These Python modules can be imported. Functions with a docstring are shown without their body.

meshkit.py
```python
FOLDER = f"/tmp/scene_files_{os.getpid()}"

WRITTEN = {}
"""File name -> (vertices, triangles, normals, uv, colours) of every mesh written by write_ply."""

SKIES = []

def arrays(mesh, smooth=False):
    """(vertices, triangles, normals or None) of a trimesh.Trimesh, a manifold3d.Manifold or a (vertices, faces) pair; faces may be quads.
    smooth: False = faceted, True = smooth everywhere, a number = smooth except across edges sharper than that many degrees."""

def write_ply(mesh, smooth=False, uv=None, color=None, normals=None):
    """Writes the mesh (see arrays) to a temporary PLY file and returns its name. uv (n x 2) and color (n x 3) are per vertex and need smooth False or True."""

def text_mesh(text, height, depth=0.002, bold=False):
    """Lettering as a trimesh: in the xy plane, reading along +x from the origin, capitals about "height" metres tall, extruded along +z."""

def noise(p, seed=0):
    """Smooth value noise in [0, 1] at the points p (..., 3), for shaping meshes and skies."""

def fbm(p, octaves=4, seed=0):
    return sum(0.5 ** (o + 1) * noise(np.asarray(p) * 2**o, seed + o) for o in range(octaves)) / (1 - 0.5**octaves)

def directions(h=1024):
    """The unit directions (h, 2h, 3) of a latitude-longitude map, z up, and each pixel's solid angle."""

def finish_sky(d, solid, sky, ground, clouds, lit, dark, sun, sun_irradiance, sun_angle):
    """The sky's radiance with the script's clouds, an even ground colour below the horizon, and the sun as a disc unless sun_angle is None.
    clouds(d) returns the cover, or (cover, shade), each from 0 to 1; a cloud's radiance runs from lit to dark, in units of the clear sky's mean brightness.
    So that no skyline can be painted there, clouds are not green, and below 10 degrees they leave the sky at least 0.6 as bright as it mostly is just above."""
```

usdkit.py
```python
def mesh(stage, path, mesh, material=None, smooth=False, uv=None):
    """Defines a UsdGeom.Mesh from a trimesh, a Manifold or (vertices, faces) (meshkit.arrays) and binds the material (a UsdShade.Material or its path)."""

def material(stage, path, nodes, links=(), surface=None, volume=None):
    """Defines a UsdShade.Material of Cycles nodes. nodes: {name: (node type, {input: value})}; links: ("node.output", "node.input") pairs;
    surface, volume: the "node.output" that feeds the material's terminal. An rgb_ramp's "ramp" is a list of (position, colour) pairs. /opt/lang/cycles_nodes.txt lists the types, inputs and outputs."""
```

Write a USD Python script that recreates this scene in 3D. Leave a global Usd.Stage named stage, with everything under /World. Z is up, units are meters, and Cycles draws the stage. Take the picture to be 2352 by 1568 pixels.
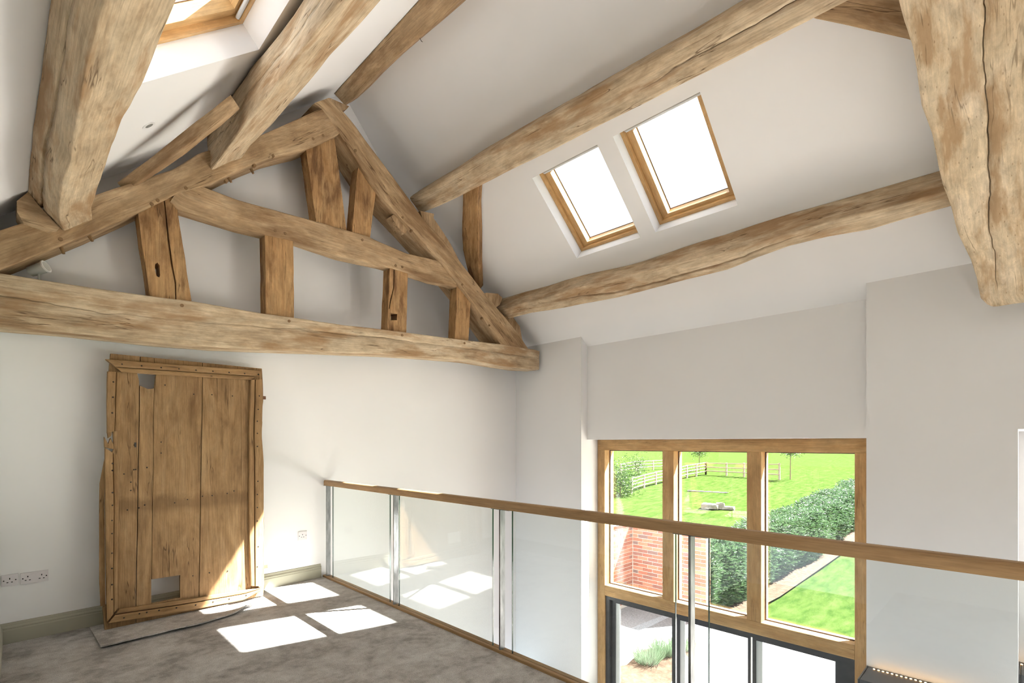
import math, random
import numpy as np, trimesh, shapely
from shapely.geometry import Polygon, box as sbox
from shapely import affinity
import meshkit, usdkit
from pxr import Usd, UsdGeom, UsdLux, UsdShade, Gf, Sdf, Vt

random.seed(7); rng = np.random.default_rng(7)
stage = Usd.Stage.CreateInMemory()
UsdGeom.SetStageUpAxis(stage, 'Z')
world = UsdGeom.Xform.Define(stage, '/World'); stage.SetDefaultPrim(world.GetPrim())
UsdGeom.Scope.Define(stage, '/World/Looks')
A3 = lambda *p: np.array(p, float)

# ------------------------------------------------------------------ camera, sky, sun, exposure
EXPOSURE = 0.33
SKY = 0.8
SUN = 15.0
SUN_DIR = A3(-.685, .415, -1.0)                       # the way the sunlight travels
cam = UsdGeom.Camera.Define(stage, '/World/camera')
cam.CreateHorizontalApertureAttr(36.0); cam.CreateVerticalApertureAttr(24.0)
cam.CreateFocalLengthAttr(17.679)
cam.CreateVerticalApertureOffsetAttr(3.574)           # shift lens: verticals stay vertical
cam.CreateClippingRangeAttr(Gf.Vec2f(0.05, 2000)); cam.CreateFStopAttr(0.0); cam.CreateExposureAttr(EXPOSURE)
YAW = math.radians(45.39021)                          # between the view and the long axis of the room
EYE = A3(0, 0, 1.52)
rt, bk = A3(math.sin(YAW), -math.cos(YAW), 0), -A3(math.cos(YAW), math.sin(YAW), 0)
cam.AddTransformOp().Set(Gf.Matrix4d(*rt, 0, 0, 0, 1, 0, *bk, 0, *EYE, 1))
dome = UsdLux.DomeLight.Define(stage, '/World/sky')
dome.CreateIntensityAttr(SKY); dome.CreateColorAttr(Gf.Vec3f(.80, .90, 1.0))
sun = UsdLux.DistantLight.Define(stage, '/World/sun')
sun.CreateAngleAttr(0.6); sun.CreateNormalizeAttr(True); sun.CreateIntensityAttr(SUN); sun.CreateColorAttr(Gf.Vec3f(1.0, .98, .95))
d_ = SUN_DIR / np.linalg.norm(SUN_DIR); z_ = -d_; x_ = np.cross([0, 0, 1], z_); x_ /= np.linalg.norm(x_); y_ = np.cross(z_, x_)
sun.AddTransformOp().Set(Gf.Matrix4d(*x_, 0, *y_, 0, *z_, 0, 0, 0, 20, 1))

# ------------------------------------------------------------------ helpers
taken = {}
def numbered(path):
    n = taken.get(path, -1) + 1; taken[path] = n
    return path if n == 0 else f'{path}_{n:03d}'
def setdata(prim, label=None, cat=None, group=None, kind=None):
    for k, v in (('label', label), ('category', cat), ('group', group), ('kind', kind)):
        if v: prim.SetCustomDataByKey(k, v)
    return prim
def thing(name, label=None, cat=None, loc=(0, 0, 0), group=None, kind=None):
    x = UsdGeom.Xform.Define(stage, numbered('/World/' + name))
    x.AddTranslateOp().Set(Gf.Vec3d(*map(float, loc)))
    x.GetPrim().SetCustomDataByKey('_', '')if 0 else None
    BASE[str(x.GetPath())] = A3(*loc)
    return setdata(x.GetPrim(), label, cat, group, kind)
BASE = {}
def base_of(path):
    for n in range(path.count('/'), 1, -1):
        q = '/'.join(path.split('/')[:n + 1])
        if q in BASE: return BASE[q]
    return A3(0, 0, 0)
def put(name, m, mat, parent=None, smooth=False, loc=None, label=None, kind=None, cat=None, group=None):
    """One Mesh prim under parent (or /World). m is in world coordinates; loc: solid-texture coordinates per vertex."""
    path = numbered((str(parent.GetPath()) if parent is not None else '/World') + '/' + name)
    if isinstance(m, trimesh.Trimesh): v, f = np.array(m.vertices), np.array(m.faces)
    else: v, f = np.asarray(m[0], float), np.asarray(m[1], int)
    if f.shape[1] == 4: f = np.vstack([f[:, [0, 1, 2]], f[:, [0, 2, 3]]])
    if parent is not None: v = v - base_of(str(parent.GetPath()))
    if loc is not None:
        p = usdkit.mesh(stage, path, (v, f), mat, smooth=smooth is not False)
        UsdGeom.PrimvarsAPI(p).CreatePrimvar('loc', Sdf.ValueTypeNames.Float3Array, 'vertex').Set(Vt.Vec3fArray.FromNumpy(np.asarray(loc, np.float32)))
    else:
        p = usdkit.mesh(stage, path, trimesh.Trimesh(v, f, process=False), mat, smooth=smooth)
    return setdata(p.GetPrim(), label, cat, group, kind)
def cat_(*ms): return trimesh.util.concatenate([m for m in ms])
def bx(x0, x1, y0, y1, z0, z1):
    return trimesh.creation.box(bounds=[[min(x0, x1), min(y0, y1), min(z0, z1)], [max(x0, x1), max(y0, y1), max(z0, z1)]])
def bxb(x0, x1, y0, y1, z0, z1, b=.004):
    """a box with chamfered edges"""
    v = [(x, y, z) for x in (x0, x1) for y in (y0, y1) for z in (z0, z1)]
    c = np.mean(v, 0); pts = []
    for p in v:
        for k in range(3):
            q = np.array(p, float); 
            for j in range(3):
                if j != k: q[j] -= b * np.sign(q[j] - c[j])
            pts.append(q)
    return trimesh.convex.convex_hull(np.array(pts))
def cyl(p, q, r, n=16, r2=None):
    p, q = A3(*p), A3(*q); a = q - p; L = np.linalg.norm(a); a /= L
    h = A3(0, 0, 1) if abs(a[2]) < .9 else A3(1, 0, 0); e = np.cross(a, h); e /= np.linalg.norm(e); g = np.cross(a, e)
    t = np.arange(n) * 2 * np.pi / n; ring = np.outer(np.cos(t), e) + np.outer(np.sin(t), g)
    r2 = r if r2 is None else r2
    v = np.vstack([p + ring * r, q + ring * r2, [p], [q]])
    f = []
    for i in range(n):
        j = (i + 1) % n; f += [(i, i + n, j), (j, i + n, j + n), (2 * n, i, j), (2 * n + 1, j + n, i + n)]
    m = trimesh.Trimesh(v, f, process=False); m.fix_normals(); return m
def extrude(poly, z0, z1, O, ex, ey, ez):
    """a shapely polygon in the plane (ex, ey) pushed from z0 to z1 along ez"""
    m = trimesh.creation.extrude_polygon(poly, z1 - z0, engine='earcut') if poly.geom_type == 'Polygon' else cat_(*[trimesh.creation.extrude_polygon(g, z1 - z0, engine='earcut') for g in poly.geoms])
    l = np.array(m.vertices); l[:, 2] += z0
    w = O + l[:, :1] * ex + l[:, 1:2] * ey + l[:, 2:] * ez
    f = np.array(m.faces)
    if np.dot(np.cross(ex, ey), ez) < 0: f = f[:, ::-1]
    return w, f, l
def flat(w, f, l, along=1, seed=0.0):
    """unshared vertices (crisp edges) plus solid-texture coordinates with the grain along local axis `along`"""
    v = w[f].reshape(-1, 3); q = l[f].reshape(-1, 3)
    o = [along] + [k for k in range(3) if k != along]
    return (v, np.arange(len(v)).reshape(-1, 3)), q[:, o] + A3(seed * 3.7, seed * 1.3, seed * 2.1)

def timber(E, N=90, K=7, r=.014, amp=.006, seed=0, crack=None, freq=(1.6, 7.0), caps=True):
    """Hewn timber: E = four corner lines (n x 3 each, sampled at the same stations). Rounded arrises, adze-hewn faces.
    crack: {face: ([(t, c, w, d), ...])}: a shake along face `face` at fraction c of its width, half-width w (m) and depth d (m)."""
    E = [np.asarray(e, float) for e in E]
    T = np.linspace(0, 1, N)
    ctr = np.mean([e for e in E], 0); L = np.concatenate([[0], np.cumsum(np.linalg.norm(np.diff(ctr, axis=0), axis=1))]); s = L / L[-1]
    C = np.stack([np.stack([np.interp(T, s, e[:, k]) for k in range(3)], 1) for e in E], 1)      # N x 4 x 3
    along = T * L[-1]
    rows, across = [], []
    cr = crack or {}
    for i in range(N):
        q = C[i]; pts, tag = [], []
        for k in range(4):
            a, b = q[k], q[(k + 1) % 4]; w = np.linalg.norm(b - a); prv, nxt = q[(k - 1) % 4], b
            rk = min(r, .3 * w, .3 * np.linalg.norm(a - prv))
            pa, pb = a + (prv - a) / max(np.linalg.norm(prv - a), 1e-6) * rk, a + (b - a) / max(w, 1e-6) * rk
            for t in (0, .33, .67):
                pts.append((1 - t) ** 2 * pa + 2 * t * (1 - t) * a + t * t * pb); tag.append(0)
            fr = np.linspace(0, 1, K + 1)[:-1] * (1 - 2 * rk / max(w, 1e-6)) + rk / max(w, 1e-6)
            dep = np.zeros(K)
            if k in cr:
                P = np.array(cr[k]); c = np.interp(T[i], P[:, 0], P[:, 1]) + (.016 * (meshkit.noise(A3(along[i] * 7, seed, k)) - .5) + .010 * (meshkit.noise(A3(along[i] * 30, seed, k + 9)) - .5)) / w; hw = np.interp(T[i], P[:, 0], P[:, 2], left=0, right=0) / w; dd = np.interp(T[i], P[:, 0], P[:, 3], left=0, right=0)
                c = np.clip(c, .05, .95); hw = max(hw, 4e-4)
                n1 = (K - 3) // 2; n2 = K - 3 - n1
                fr = np.concatenate([np.linspace(rk / w, c - hw, n1 + 1)[:-1], [c - hw, c, c + hw], np.linspace(c + hw, 1 - rk / w, n2 + 1)[1:]])
                dep = np.concatenate([np.zeros(n1), [0, dd, 0], np.zeros(n2)])
            nin = np.cross(b - a, C[min(i + 1, N - 1), k] - C[max(i - 1, 0), k]); nin /= max(np.linalg.norm(nin), 1e-9)
            if np.dot(nin, q.mean(0) - (a + b) / 2) < 0: nin = -nin
            for t, e in zip(fr, dep): pts.append(a + (b - a) * t + nin * e); tag.append(e)
        rows.append(pts)
    P = np.array(rows); M = P.shape[1]
    cen = P.mean(1, keepdims=True); out = P - cen; dist = np.linalg.norm(out, axis=2, keepdims=True)
    e1 = C[:, 1] - C[:, 0]; e1 = e1 / np.linalg.norm(e1, axis=1, keepdims=True)
    ax = np.gradient(ctr, axis=0); ax = np.stack([np.interp(T, s, ax[:, k]) for k in range(3)], 1); ax /= np.linalg.norm(ax, axis=1, keepdims=True)
    e2 = np.cross(ax, e1)
    loc = np.stack([np.broadcast_to(along[:, None], P.shape[:2]), np.einsum('nmk,nk->nm', out, e1), np.einsum('nmk,nk->nm', out, e2)], -1)
    nz = meshkit.fbm(loc * [freq[0], freq[1], freq[1]] + seed * 11.3, 3, seed) - .5
    nz2 = meshkit.noise(loc * [9, 26, 26] + seed, seed + 5) - .5
    P = P + out / np.maximum(dist, 1e-6) * (amp * 2 * nz + amp * .35 * nz2)[..., None]
    v = P.reshape(-1, 3); f = []
    i, j = np.meshgrid(np.arange(N - 1), np.arange(M), indexing='ij'); a = (i * M + j).ravel(); b = (i * M + (j + 1) % M).ravel()
    f = np.stack([a, b, b + M, a + M], 1); tri = np.vstack([f[:, [0, 1, 2]], f[:, [0, 2, 3]]])
    lv = loc.reshape(-1, 3)
    if caps:
        for e in (0, N - 1):
            o = len(v); v = np.vstack([v, P[e], [P[e].mean(0)]]); lv = np.vstack([lv, loc[e], [loc[e].mean(0)]])
            j = np.arange(M); t = np.stack([o + j, o + (j + 1) % M, np.full(M, o + M)], 1)
            tri = np.vstack([tri, t if e else t[:, ::-1]])
    m = trimesh.Trimesh(v, tri, process=False)
    if m.volume < 0: tri = tri[:, ::-1]
    return (v, tri), lv + A3(seed * 5.31, seed * 1.77, seed * .91)

# ------------------------------------------------------------------ materials
def mat(name, nodes, links, surface='p.BSDF'): return usdkit.material(stage, '/World/Looks/' + name, nodes, links, surface=surface)
def plain(name, col, rough=.5, metal=0., **kw):
    return mat(name, {'p': ('principled_bsdf', {'base_color': col, 'roughness': rough, 'metallic': metal, **kw})}, [])
def oak(name, stops, grain=1.0, band=0.0, stain_lo=.54, spot_r=.16, stain=(.30, .15, .05), stain_amt=.55, crackle=.8, rough=.75, bump=.35, streak=.22, aniso=5.5, mottle=.22, mscale=1.0, attr=True, stain_scale=1.0, spots=.0):
    """weathered oak as a solid texture: x runs along the grain"""
    n = {'c': ('attribute', {'attribute': 'loc'}),
         'm1': ('mapping', {'scale': (1.5 * grain, aniso * grain, aniso * grain)}), 'n1': ('noise_texture', {'scale': 1.0, 'detail': 7.0, 'roughness': .62, 'distortion': 1.1}),
         'm7': ('mapping', {'scale': (5 * grain * mscale, 11 * grain * mscale, 11 * grain * mscale), 'location': (4.4, 1.2, 7.7)}), 'n7': ('noise_texture', {'scale': 1.0, 'detail': 6.0, 'roughness': .7, 'distortion': .4}),
         's7': ('map_range', {'from_min': .3, 'from_max': .7, 'to_min': 1 - mottle, 'to_max': 1 + mottle * .6}), 'x7': ('mix_color', {'blend_type': 'multiply', 'fac': 1.0, 'use_clamp': False}),
         'r1': ('rgb_ramp', {'ramp': stops}),
         'm2': ('mapping', {'scale': (4 * grain, 95 * grain, 95 * grain)}), 'n2': ('noise_texture', {'scale': 1.0, 'detail': 3.0, 'roughness': .6}),
         's2': ('map_range', {'from_min': .3, 'from_max': .7, 'to_min': 1 - streak, 'to_max': 1 + streak * .45}),
         'x2': ('mix_color', {'blend_type': 'multiply', 'fac': 1.0, 'use_clamp': False}),
         'm3': ('mapping', {'scale': (1.0 * stain_scale, 4.5 * stain_scale, 4.5 * stain_scale), 'location': (3.1, .7, .2)}), 'n3': ('noise_texture', {'scale': 1.3, 'detail': 5.0, 'roughness': .62}),
         's3': ('map_range', {'from_min': stain_lo, 'from_max': stain_lo + .13, 'to_min': 0.0, 'to_max': stain_amt, 'clamp': True}),
         'x3': ('mix_color', {'blend_type': 'mix', 'b': stain}),
         'm4': ('mapping', {'scale': (.8, 13, 13), 'location': (1.7, 5.1, 0)}), 'n4': ('noise_texture', {'scale': 1.0, 'detail': 3.0, 'roughness': .55, 'distortion': .35}),
         'a4': ('math', {'math_type': 'subtract', 'value2': .5}), 'b4': ('math', {'math_type': 'absolute'}),
         'c4': ('map_range', {'from_min': .002, 'from_max': .012, 'to_min': 1.0, 'to_max': 0.0, 'clamp': True}),
         'm5': ('mapping', {'scale': (1.6, 5, 5), 'location': (.3, 2.2, 8.0)}), 'n5': ('noise_texture', {'scale': 1.4, 'detail': 1.0}),
         'c5': ('map_range', {'from_min': .52, 'from_max': .60, 'to_min': 0.0, 'to_max': crackle, 'clamp': True}),
         'k': ('math', {'math_type': 'multiply'}), 'x4': ('mix_color', {'blend_type': 'mix', 'b': (.10, .055, .025)}),
         'v': ('voronoi_texture', {'scale': 1.0, 'randomness': 1.0}), 'm6': ('mapping', {'scale': (13, 34, 34)}),
         'c6': ('map_range', {'from_min': .06, 'from_max': spot_r, 'to_min': spots, 'to_max': 0.0, 'clamp': True}), 'x5': ('mix_color', {'blend_type': 'mix', 'b': (.16, .085, .035)}),
         'h1': ('math', {'math_type': 'multiply', 'value2': -.9}), 'h2': ('math', {'math_type': 'add'}), 'bp': ('bump', {'strength': bump, 'distance': .006}),
         'p': ('principled_bsdf', {'roughness': rough, 'specular_ior_level': .25})}
    l = [('c.vector', 'm1.vector'), ('m1.vector', 'n1.vector'), ('n1.fac', 'r1.fac'), ('c.vector', 'm2.vector'), ('m2.vector', 'n2.vector'), ('n2.fac', 's2.value'),
         ('r1.color', 'x2.a'), ('s2.result', 'x2.b'), ('c.vector', 'm3.vector'), ('m3.vector', 'n3.vector'), ('n3.fac', 's3.value'), ('c.vector', 'm7.vector'), ('m7.vector', 'n7.vector'), ('n7.fac', 's7.value'), ('x2.result', 'x7.a'), ('s7.result', 'x7.b'), ('x7.result', 'x3.a'), ('s3.result', 'x3.fac'),
         ('c.vector', 'm4.vector'), ('m4.vector', 'n4.vector'), ('n4.fac', 'a4.value1'), ('a4.value', 'b4.value1'), ('b4.value', 'c4.value'),
         ('c.vector', 'm5.vector'), ('m5.vector', 'n5.vector'), ('n5.fac', 'c5.value'), ('c4.result', 'k.value1'), ('c5.result', 'k.value2'), ('x3.result', 'x4.a'), ('k.value', 'x4.fac'),
         ('c.vector', 'm6.vector'), ('m6.vector', 'v.vector'), ('v.distance', 'c6.value'), ('x4.result', 'x5.a'), ('c6.result', 'x5.fac'), ('x5.result', 'p.base_color'),
         ('k.value', 'h1.value1'), ('h1.value', 'h2.value1'), ('n2.fac', 'h2.value2'), ('h2.value', 'bp.height'), ('bp.normal', 'p.normal')]
    if band:                                                       # the ghost of a lost ledge across the boards, a metre up
        n.update({'sx': ('separate_xyz', {}), 'o1': ('math', {'math_type': 'multiply_add', 'value2': .14, 'value3': -1.05}), 'o2': ('math', {'math_type': 'add'}), 'o3': ('math', {'math_type': 'absolute'}),
                  'o4': ('map_range', {'from_min': .03, 'from_max': .09, 'to_min': band, 'to_max': 0.0, 'clamp': True}), 'o5': ('math', {'math_type': 'multiply'}), 'xb': ('mix_color', {'blend_type': 'mix', 'b': (.12, .065, .028)})})
        l = [q for q in l if q != ('x5.result', 'p.base_color')] + [('c.vector', 'sx.vector'), ('n7.fac', 'o1.value1'), ('o1.value', 'o2.value1'), ('sx.x', 'o2.value2'), ('o2.value', 'o3.value1'), ('o3.value', 'o4.value'), ('o4.result', 'o5.value1'), ('n1.fac', 'o5.value2'), ('x5.result', 'xb.a'), ('o5.value', 'xb.fac'), ('xb.result', 'p.base_color')]
    return mat(name, n, l)
M = {}
M['oak_truss'] = oak('oak_truss', [(.25, (.24, .145, .075)), (.45, (.40, .265, .145)), (.6, (.49, .345, .205)), (.75, (.56, .42, .265))], stain=(.19, .105, .048), stain_amt=.72, stain_lo=.50, mottle=.28)
M['oak_strut'] = oak('oak_strut', [(.25, (.24, .12, .045)), (.5, (.42, .245, .11)), (.75, (.53, .345, .17))], stain=(.13, .062, .026), stain_amt=.85, stain_lo=.50, stain_scale=1.3, mottle=.28)
M['oak_pale'] = oak('oak_pale', [(.25, (.33, .225, .135)), (.42, (.51, .385, .25)), (.6, (.61, .485, .335)), (.75, (.67, .55, .40))], stain=(.30, .165, .07), stain_amt=.72, stain_lo=.50, mottle=.28)
M['oak_post'] = oak('oak_post', [(.25, (.52, .39, .245)), (.5, (.66, .53, .36)), (.75, (.74, .61, .45))], stain=(.36, .22, .105), stain_amt=.75, stain_scale=1.5, stain_lo=.50, spots=.5, spot_r=.14, aniso=3.5, mscale=1.7, mottle=.34, streak=.15, crackle=.5)
M['oak_door'] = oak('oak_door', [(.25, (.215, .122, .055)), (.5, (.34, .205, .095)), (.75, (.42, .27, .14))], stain=(.15, .075, .03), stain_amt=.5, crackle=.9)
M['oak_board'] = oak('oak_board', [(.25, (.20, .115, .052)), (.5, (.33, .20, .095)), (.75, (.42, .275, .145))], stain=(.15, .075, .03), stain_amt=.5, crackle=.9, band=.9, aniso=7)
M['oak_new'] = oak('oak_new', [(.25, (.36, .20, .085)), (.5, (.47, .29, .13)), (.75, (.54, .36, .18))], stain=(.34, .17, .06), stain_amt=.5, crackle=.5)
M['oak_rail'] = oak('oak_rail', [(.25, (.27, .155, .07)), (.5, (.335, .205, .10)), (.75, (.38, .24, .12))], grain=1.3, stain_amt=0.1, crackle=0.1, rough=.45, bump=.15, aniso=9, mottle=.08)
M['pine'] = oak('pine', [(.25, (.56, .33, .13)), (.5, (.64, .40, .18)), (.75, (.70, .46, .23))], grain=1.2, stain_amt=0.1, crackle=0.0, rough=.4, bump=.1, streak=.15)
M['nail'] = plain('nail', (.035, .025, .02), .6, .5)
M['peg'] = plain('peg', (.20, .115, .05), .8)
def plaster(name, col):
    return mat(name, {'g': ('geometry', {}), 'n': ('noise_texture', {'scale': 60.0, 'detail': 3.0}), 'n2': ('noise_texture', {'scale': .9, 'detail': 2.0}),
                      'r': ('rgb_ramp', {'ramp': [(.3, tuple(c * .975 for c in col)), (.7, col)]}), 'b': ('bump', {'strength': .05, 'distance': .002}), 'p': ('principled_bsdf', {'roughness': .9, 'specular_ior_level': .1})},
               [('g.position', 'n.vector'), ('g.position', 'n2.vector'), ('n2.fac', 'r.fac'), ('r.color', 'p.base_color'), ('n.fac', 'b.height'), ('b.normal', 'p.normal')])
M['wall'] = plaster('wall', (.805, .80, .805))
M['ceil'] = plaster('ceil', (.82, .812, .815))
M['skirting'] = plain('skirting', (.36, .345, .27), .45)
M['white'] = plain('white', (.80, .79, .80), .35); M['socket'] = plain('socket', (.68, .645, .665), .35)
M['lining'] = plain('lining', (.86, .84, .80), .3)
M['grey_bar'] = plain('grey_bar', (.55, .56, .57), .35)
M['black_frame'] = plain('black_frame', (.022, .025, .030), .4)
M['seal'] = plain('seal', (.62, .65, .64), .4)
M['gasket'] = plain('gasket', (.10, .06, .05), .6)
M['dark'] = plain('dark', (.03, .03, .03), .7)
M['steel'] = mat('steel', {'g': ('geometry', {}), 'm': ('mapping', {'scale': (30, 30, 9)}), 'n': ('noise_texture', {'scale': 1.0, 'detail': 3.0}), 'r': ('rgb_ramp', {'ramp': [(.3, (.14, .145, .15)), (.7, (.27, .275, .28))]}),
                           'p': ('principled_bsdf', {'metallic': .7, 'roughness': .42})}, [('g.position', 'm.vector'), ('m.vector', 'n.vector'), ('n.fac', 'r.fac'), ('r.color', 'p.base_color')])
def pane(name, tint):
    """window glass: Schlick's reflection over plain transparency, so that sunlight passes"""
    return mat(name, {'w': ('layer_weight', {'blend': .5}), 'e': ('math', {'math_type': 'power', 'value2': 5.0}), 'f': ('math', {'math_type': 'multiply_add', 'value2': .92, 'value3': .04}),
                      't': ('transparent_bsdf', {'color': tint}), 'g': ('glossy_bsdf', {'roughness': 0.0, 'color': (1, 1, 1)}), 'm': ('mix_closure', {})},
               [('w.facing', 'e.value1'), ('e.value', 'f.value1'), ('f.value', 'm.fac'), ('t.BSDF', 'm.closure1'), ('g.BSDF', 'm.closure2')], surface='m.closure')
M['pane'] = pane('pane', (.97, .98, .975))
M['pane_rail'] = pane('pane_rail', (.95, .97, .96))
M['glass_edge'] = plain('glass_edge', (.05, .09, .085), .1)
M['carpet'] = mat('carpet', {'g': ('geometry', {}), 'm': ('mapping', {'scale': (1, 1, 1)}), 'n1': ('noise_texture', {'scale': 3.2, 'detail': 3.5, 'roughness': .6, 'distortion': .6}),
                             'n2': ('noise_texture', {'scale': 150.0, 'detail': 2.0, 'roughness': .7}), 'n3': ('noise_texture', {'scale': 16.0, 'detail': 3.0, 'roughness': .6}),
                             'x': ('mix_float', {'fac': .35}), 'r': ('rgb_ramp', {'ramp': [(.38, (.34, .315, .29)), (.5, (.53, .50, .475)), (.62, (.66, .635, .61))]}),
                             's': ('map_range', {'from_min': .3, 'from_max': .7, 'to_min': .72, 'to_max': 1.18}), 'mx': ('mix_color', {'blend_type': 'multiply', 'fac': 1.0, 'use_clamp': False}),
                             'b': ('bump', {'strength': .9, 'distance': .012}), 'p': ('principled_bsdf', {'roughness': 1.0, 'specular_ior_level': .0, 'sheen_weight': .15})},
                  [('g.position', 'n1.vector'), ('g.position', 'n2.vector'), ('g.position', 'n3.vector'), ('n1.fac', 'x.a'), ('n3.fac', 'x.b'), ('x.result', 'r.fac'), ('n2.fac', 's.value'), ('r.color', 'mx.a'), ('s.result', 'mx.b'),
                   ('mx.result', 'p.base_color'), ('n2.fac', 'b.height'), ('b.normal', 'p.normal')])
def noisy(name, stops, scale, rough=.9, spec=.15, detail=4., bump=.3, dist=.02, msc=(1, 1, 1)):
    return mat(name, {'g': ('geometry', {}), 'm': ('mapping', {'scale': msc}), 'n': ('noise_texture', {'scale': scale, 'detail': detail, 'roughness': .65}), 'r': ('rgb_ramp', {'ramp': stops}), 'b': ('bump', {'strength': bump, 'distance': dist}),
                      'p': ('principled_bsdf', {'roughness': rough, 'specular_ior_level': spec})},
               [('g.position', 'm.vector'), ('m.vector', 'n.vector'), ('n.fac', 'r.fac'), ('r.color', 'p.base_color'), ('n.fac', 'b.height'), ('b.normal', 'p.normal')])
# ------------------------------------------------------------------ the shell of the barn
RIDGE = A3(2.785, 0, 5.68); SL = .8541; hyp = math.hypot(1, SL)
DN = {'R': A3(1, 0, -SL) / hyp, 'L': A3(-1, 0, -SL) / hyp}             # down the slope
INW = {'R': A3(-SL, 0, -1) / hyp, 'L': A3(SL, 0, -1) / hyp}            # square to the slope, into the room
YV = A3(0, 1, 0)
def on_roof(side, s, y, d=0.0): return RIDGE + DN[side] * s + YV * y + INW[side] * d
GABLE = lambda x: 5.414 + .07197 * x                                     # the gable wall is a little out of square
struct = dict(kind='structure')
EXTRA = {}
OPEN_R = {'window_1': (1.797, 2.867, 2.992, 3.885), 'window_2': (1.797, 2.867, 1.927, 2.805), 'window_6': (1.797, 2.867, -2.35, -1.45), 'window_7': (1.797, 2.867, -3.45, -2.55)}
OPEN_L = {'window_3': (2.013, 3.08, 2.96, 3.885), 'window_4': (2.013, 3.08, .25, 1.17), 'window_8': (2.013, 3.08, -2.35, -1.45)}
def roof(name, side, s1, opens):
    P = sbox(0, -5.4, s1, 7.0)
    for a, b, c, d in opens.values(): P = P.difference(sbox(a, c, b, d))
    w, f, l = extrude(P, -.30, 0, RIDGE, DN[side], YV, INW[side])
    put(name, (w, f), M['ceil'], kind='structure')
roof('ceiling_right', 'R', 5.1, OPEN_R); roof('ceiling_left', 'L', 5.3, OPEN_L)
top = lambda x: 5.68 - SL * abs(x - 2.785) + .06
g = [(x, GABLE(x)) for x in (-1.4, 6.9)]
gp = Polygon([(-1.4, -2.3), (7.0, -2.3), (7.0, 2.70), (1.9, 2.70), (1.9, top(1.9)), (-1.4, top(-1.4))]); gq = Polygon([(1.9, 2.6), (7.2, 2.6), (7.2, top(7.2)), (2.785, top(2.785)), (1.9, top(1.9))])
GU = A3(1, .07197, 0) / math.hypot(1, .07197); GN = A3(-GU[1], GU[0], 0)
w, f, l = extrude(gp, 0, 1.3, A3(0, 5.414, 0), A3(1, .07197, 0), A3(0, 0, 1), GN)
# above the tie the wall leans back gently towards its right end
wx = np.r_[np.linspace(1.9, 3.6, 18), 7.0]; wy = np.array([GABLE(x) + (0 if x < 1.9 else (.30 * (x - 1.9) ** 2 / 3.4 if x < 3.6 else .255 + .20 * (x - 3.6))) for x in wx])
fv = np.vstack([np.c_[wx, wy, np.full(len(wx), 2.6)], np.c_[wx, wy, [top(x) for x in wx]]]); wx2 = np.sort(np.r_[wx, 2.785]); n_ = len(wx)
a_ = np.arange(n_ - 1); up = trimesh.Trimesh(fv, np.vstack([np.c_[a_, a_ + 1, a_ + n_ + 1], np.c_[a_, a_ + n_ + 1, a_ + n_]]), process=False)
bk_ = up.copy(); bk_.apply_translation((0, .35, 0)); bk_.invert()
put('wall_far', cat_(trimesh.Trimesh(w, f, process=False), up, bk_), M['wall'], kind='structure', smooth=25)
def wallR(y0, y1, x0, z0, z1=None, x1=6.55):
    if z1 is None:
        zt = lambda x: 5.68 - SL * (x - 2.785) + .05
        P = Polygon([(x0, z0), (x1, z0), (x1, zt(x1)), (x0, zt(x0))])
        w, f, l = extrude(P, y0, y1, A3(0, 0, 0), A3(1, 0, 0), A3(0, 0, 1), YV)
        return trimesh.Trimesh(w, f, process=False)
    return bx(x0, x1, y0, y1, z0, z1)
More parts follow.
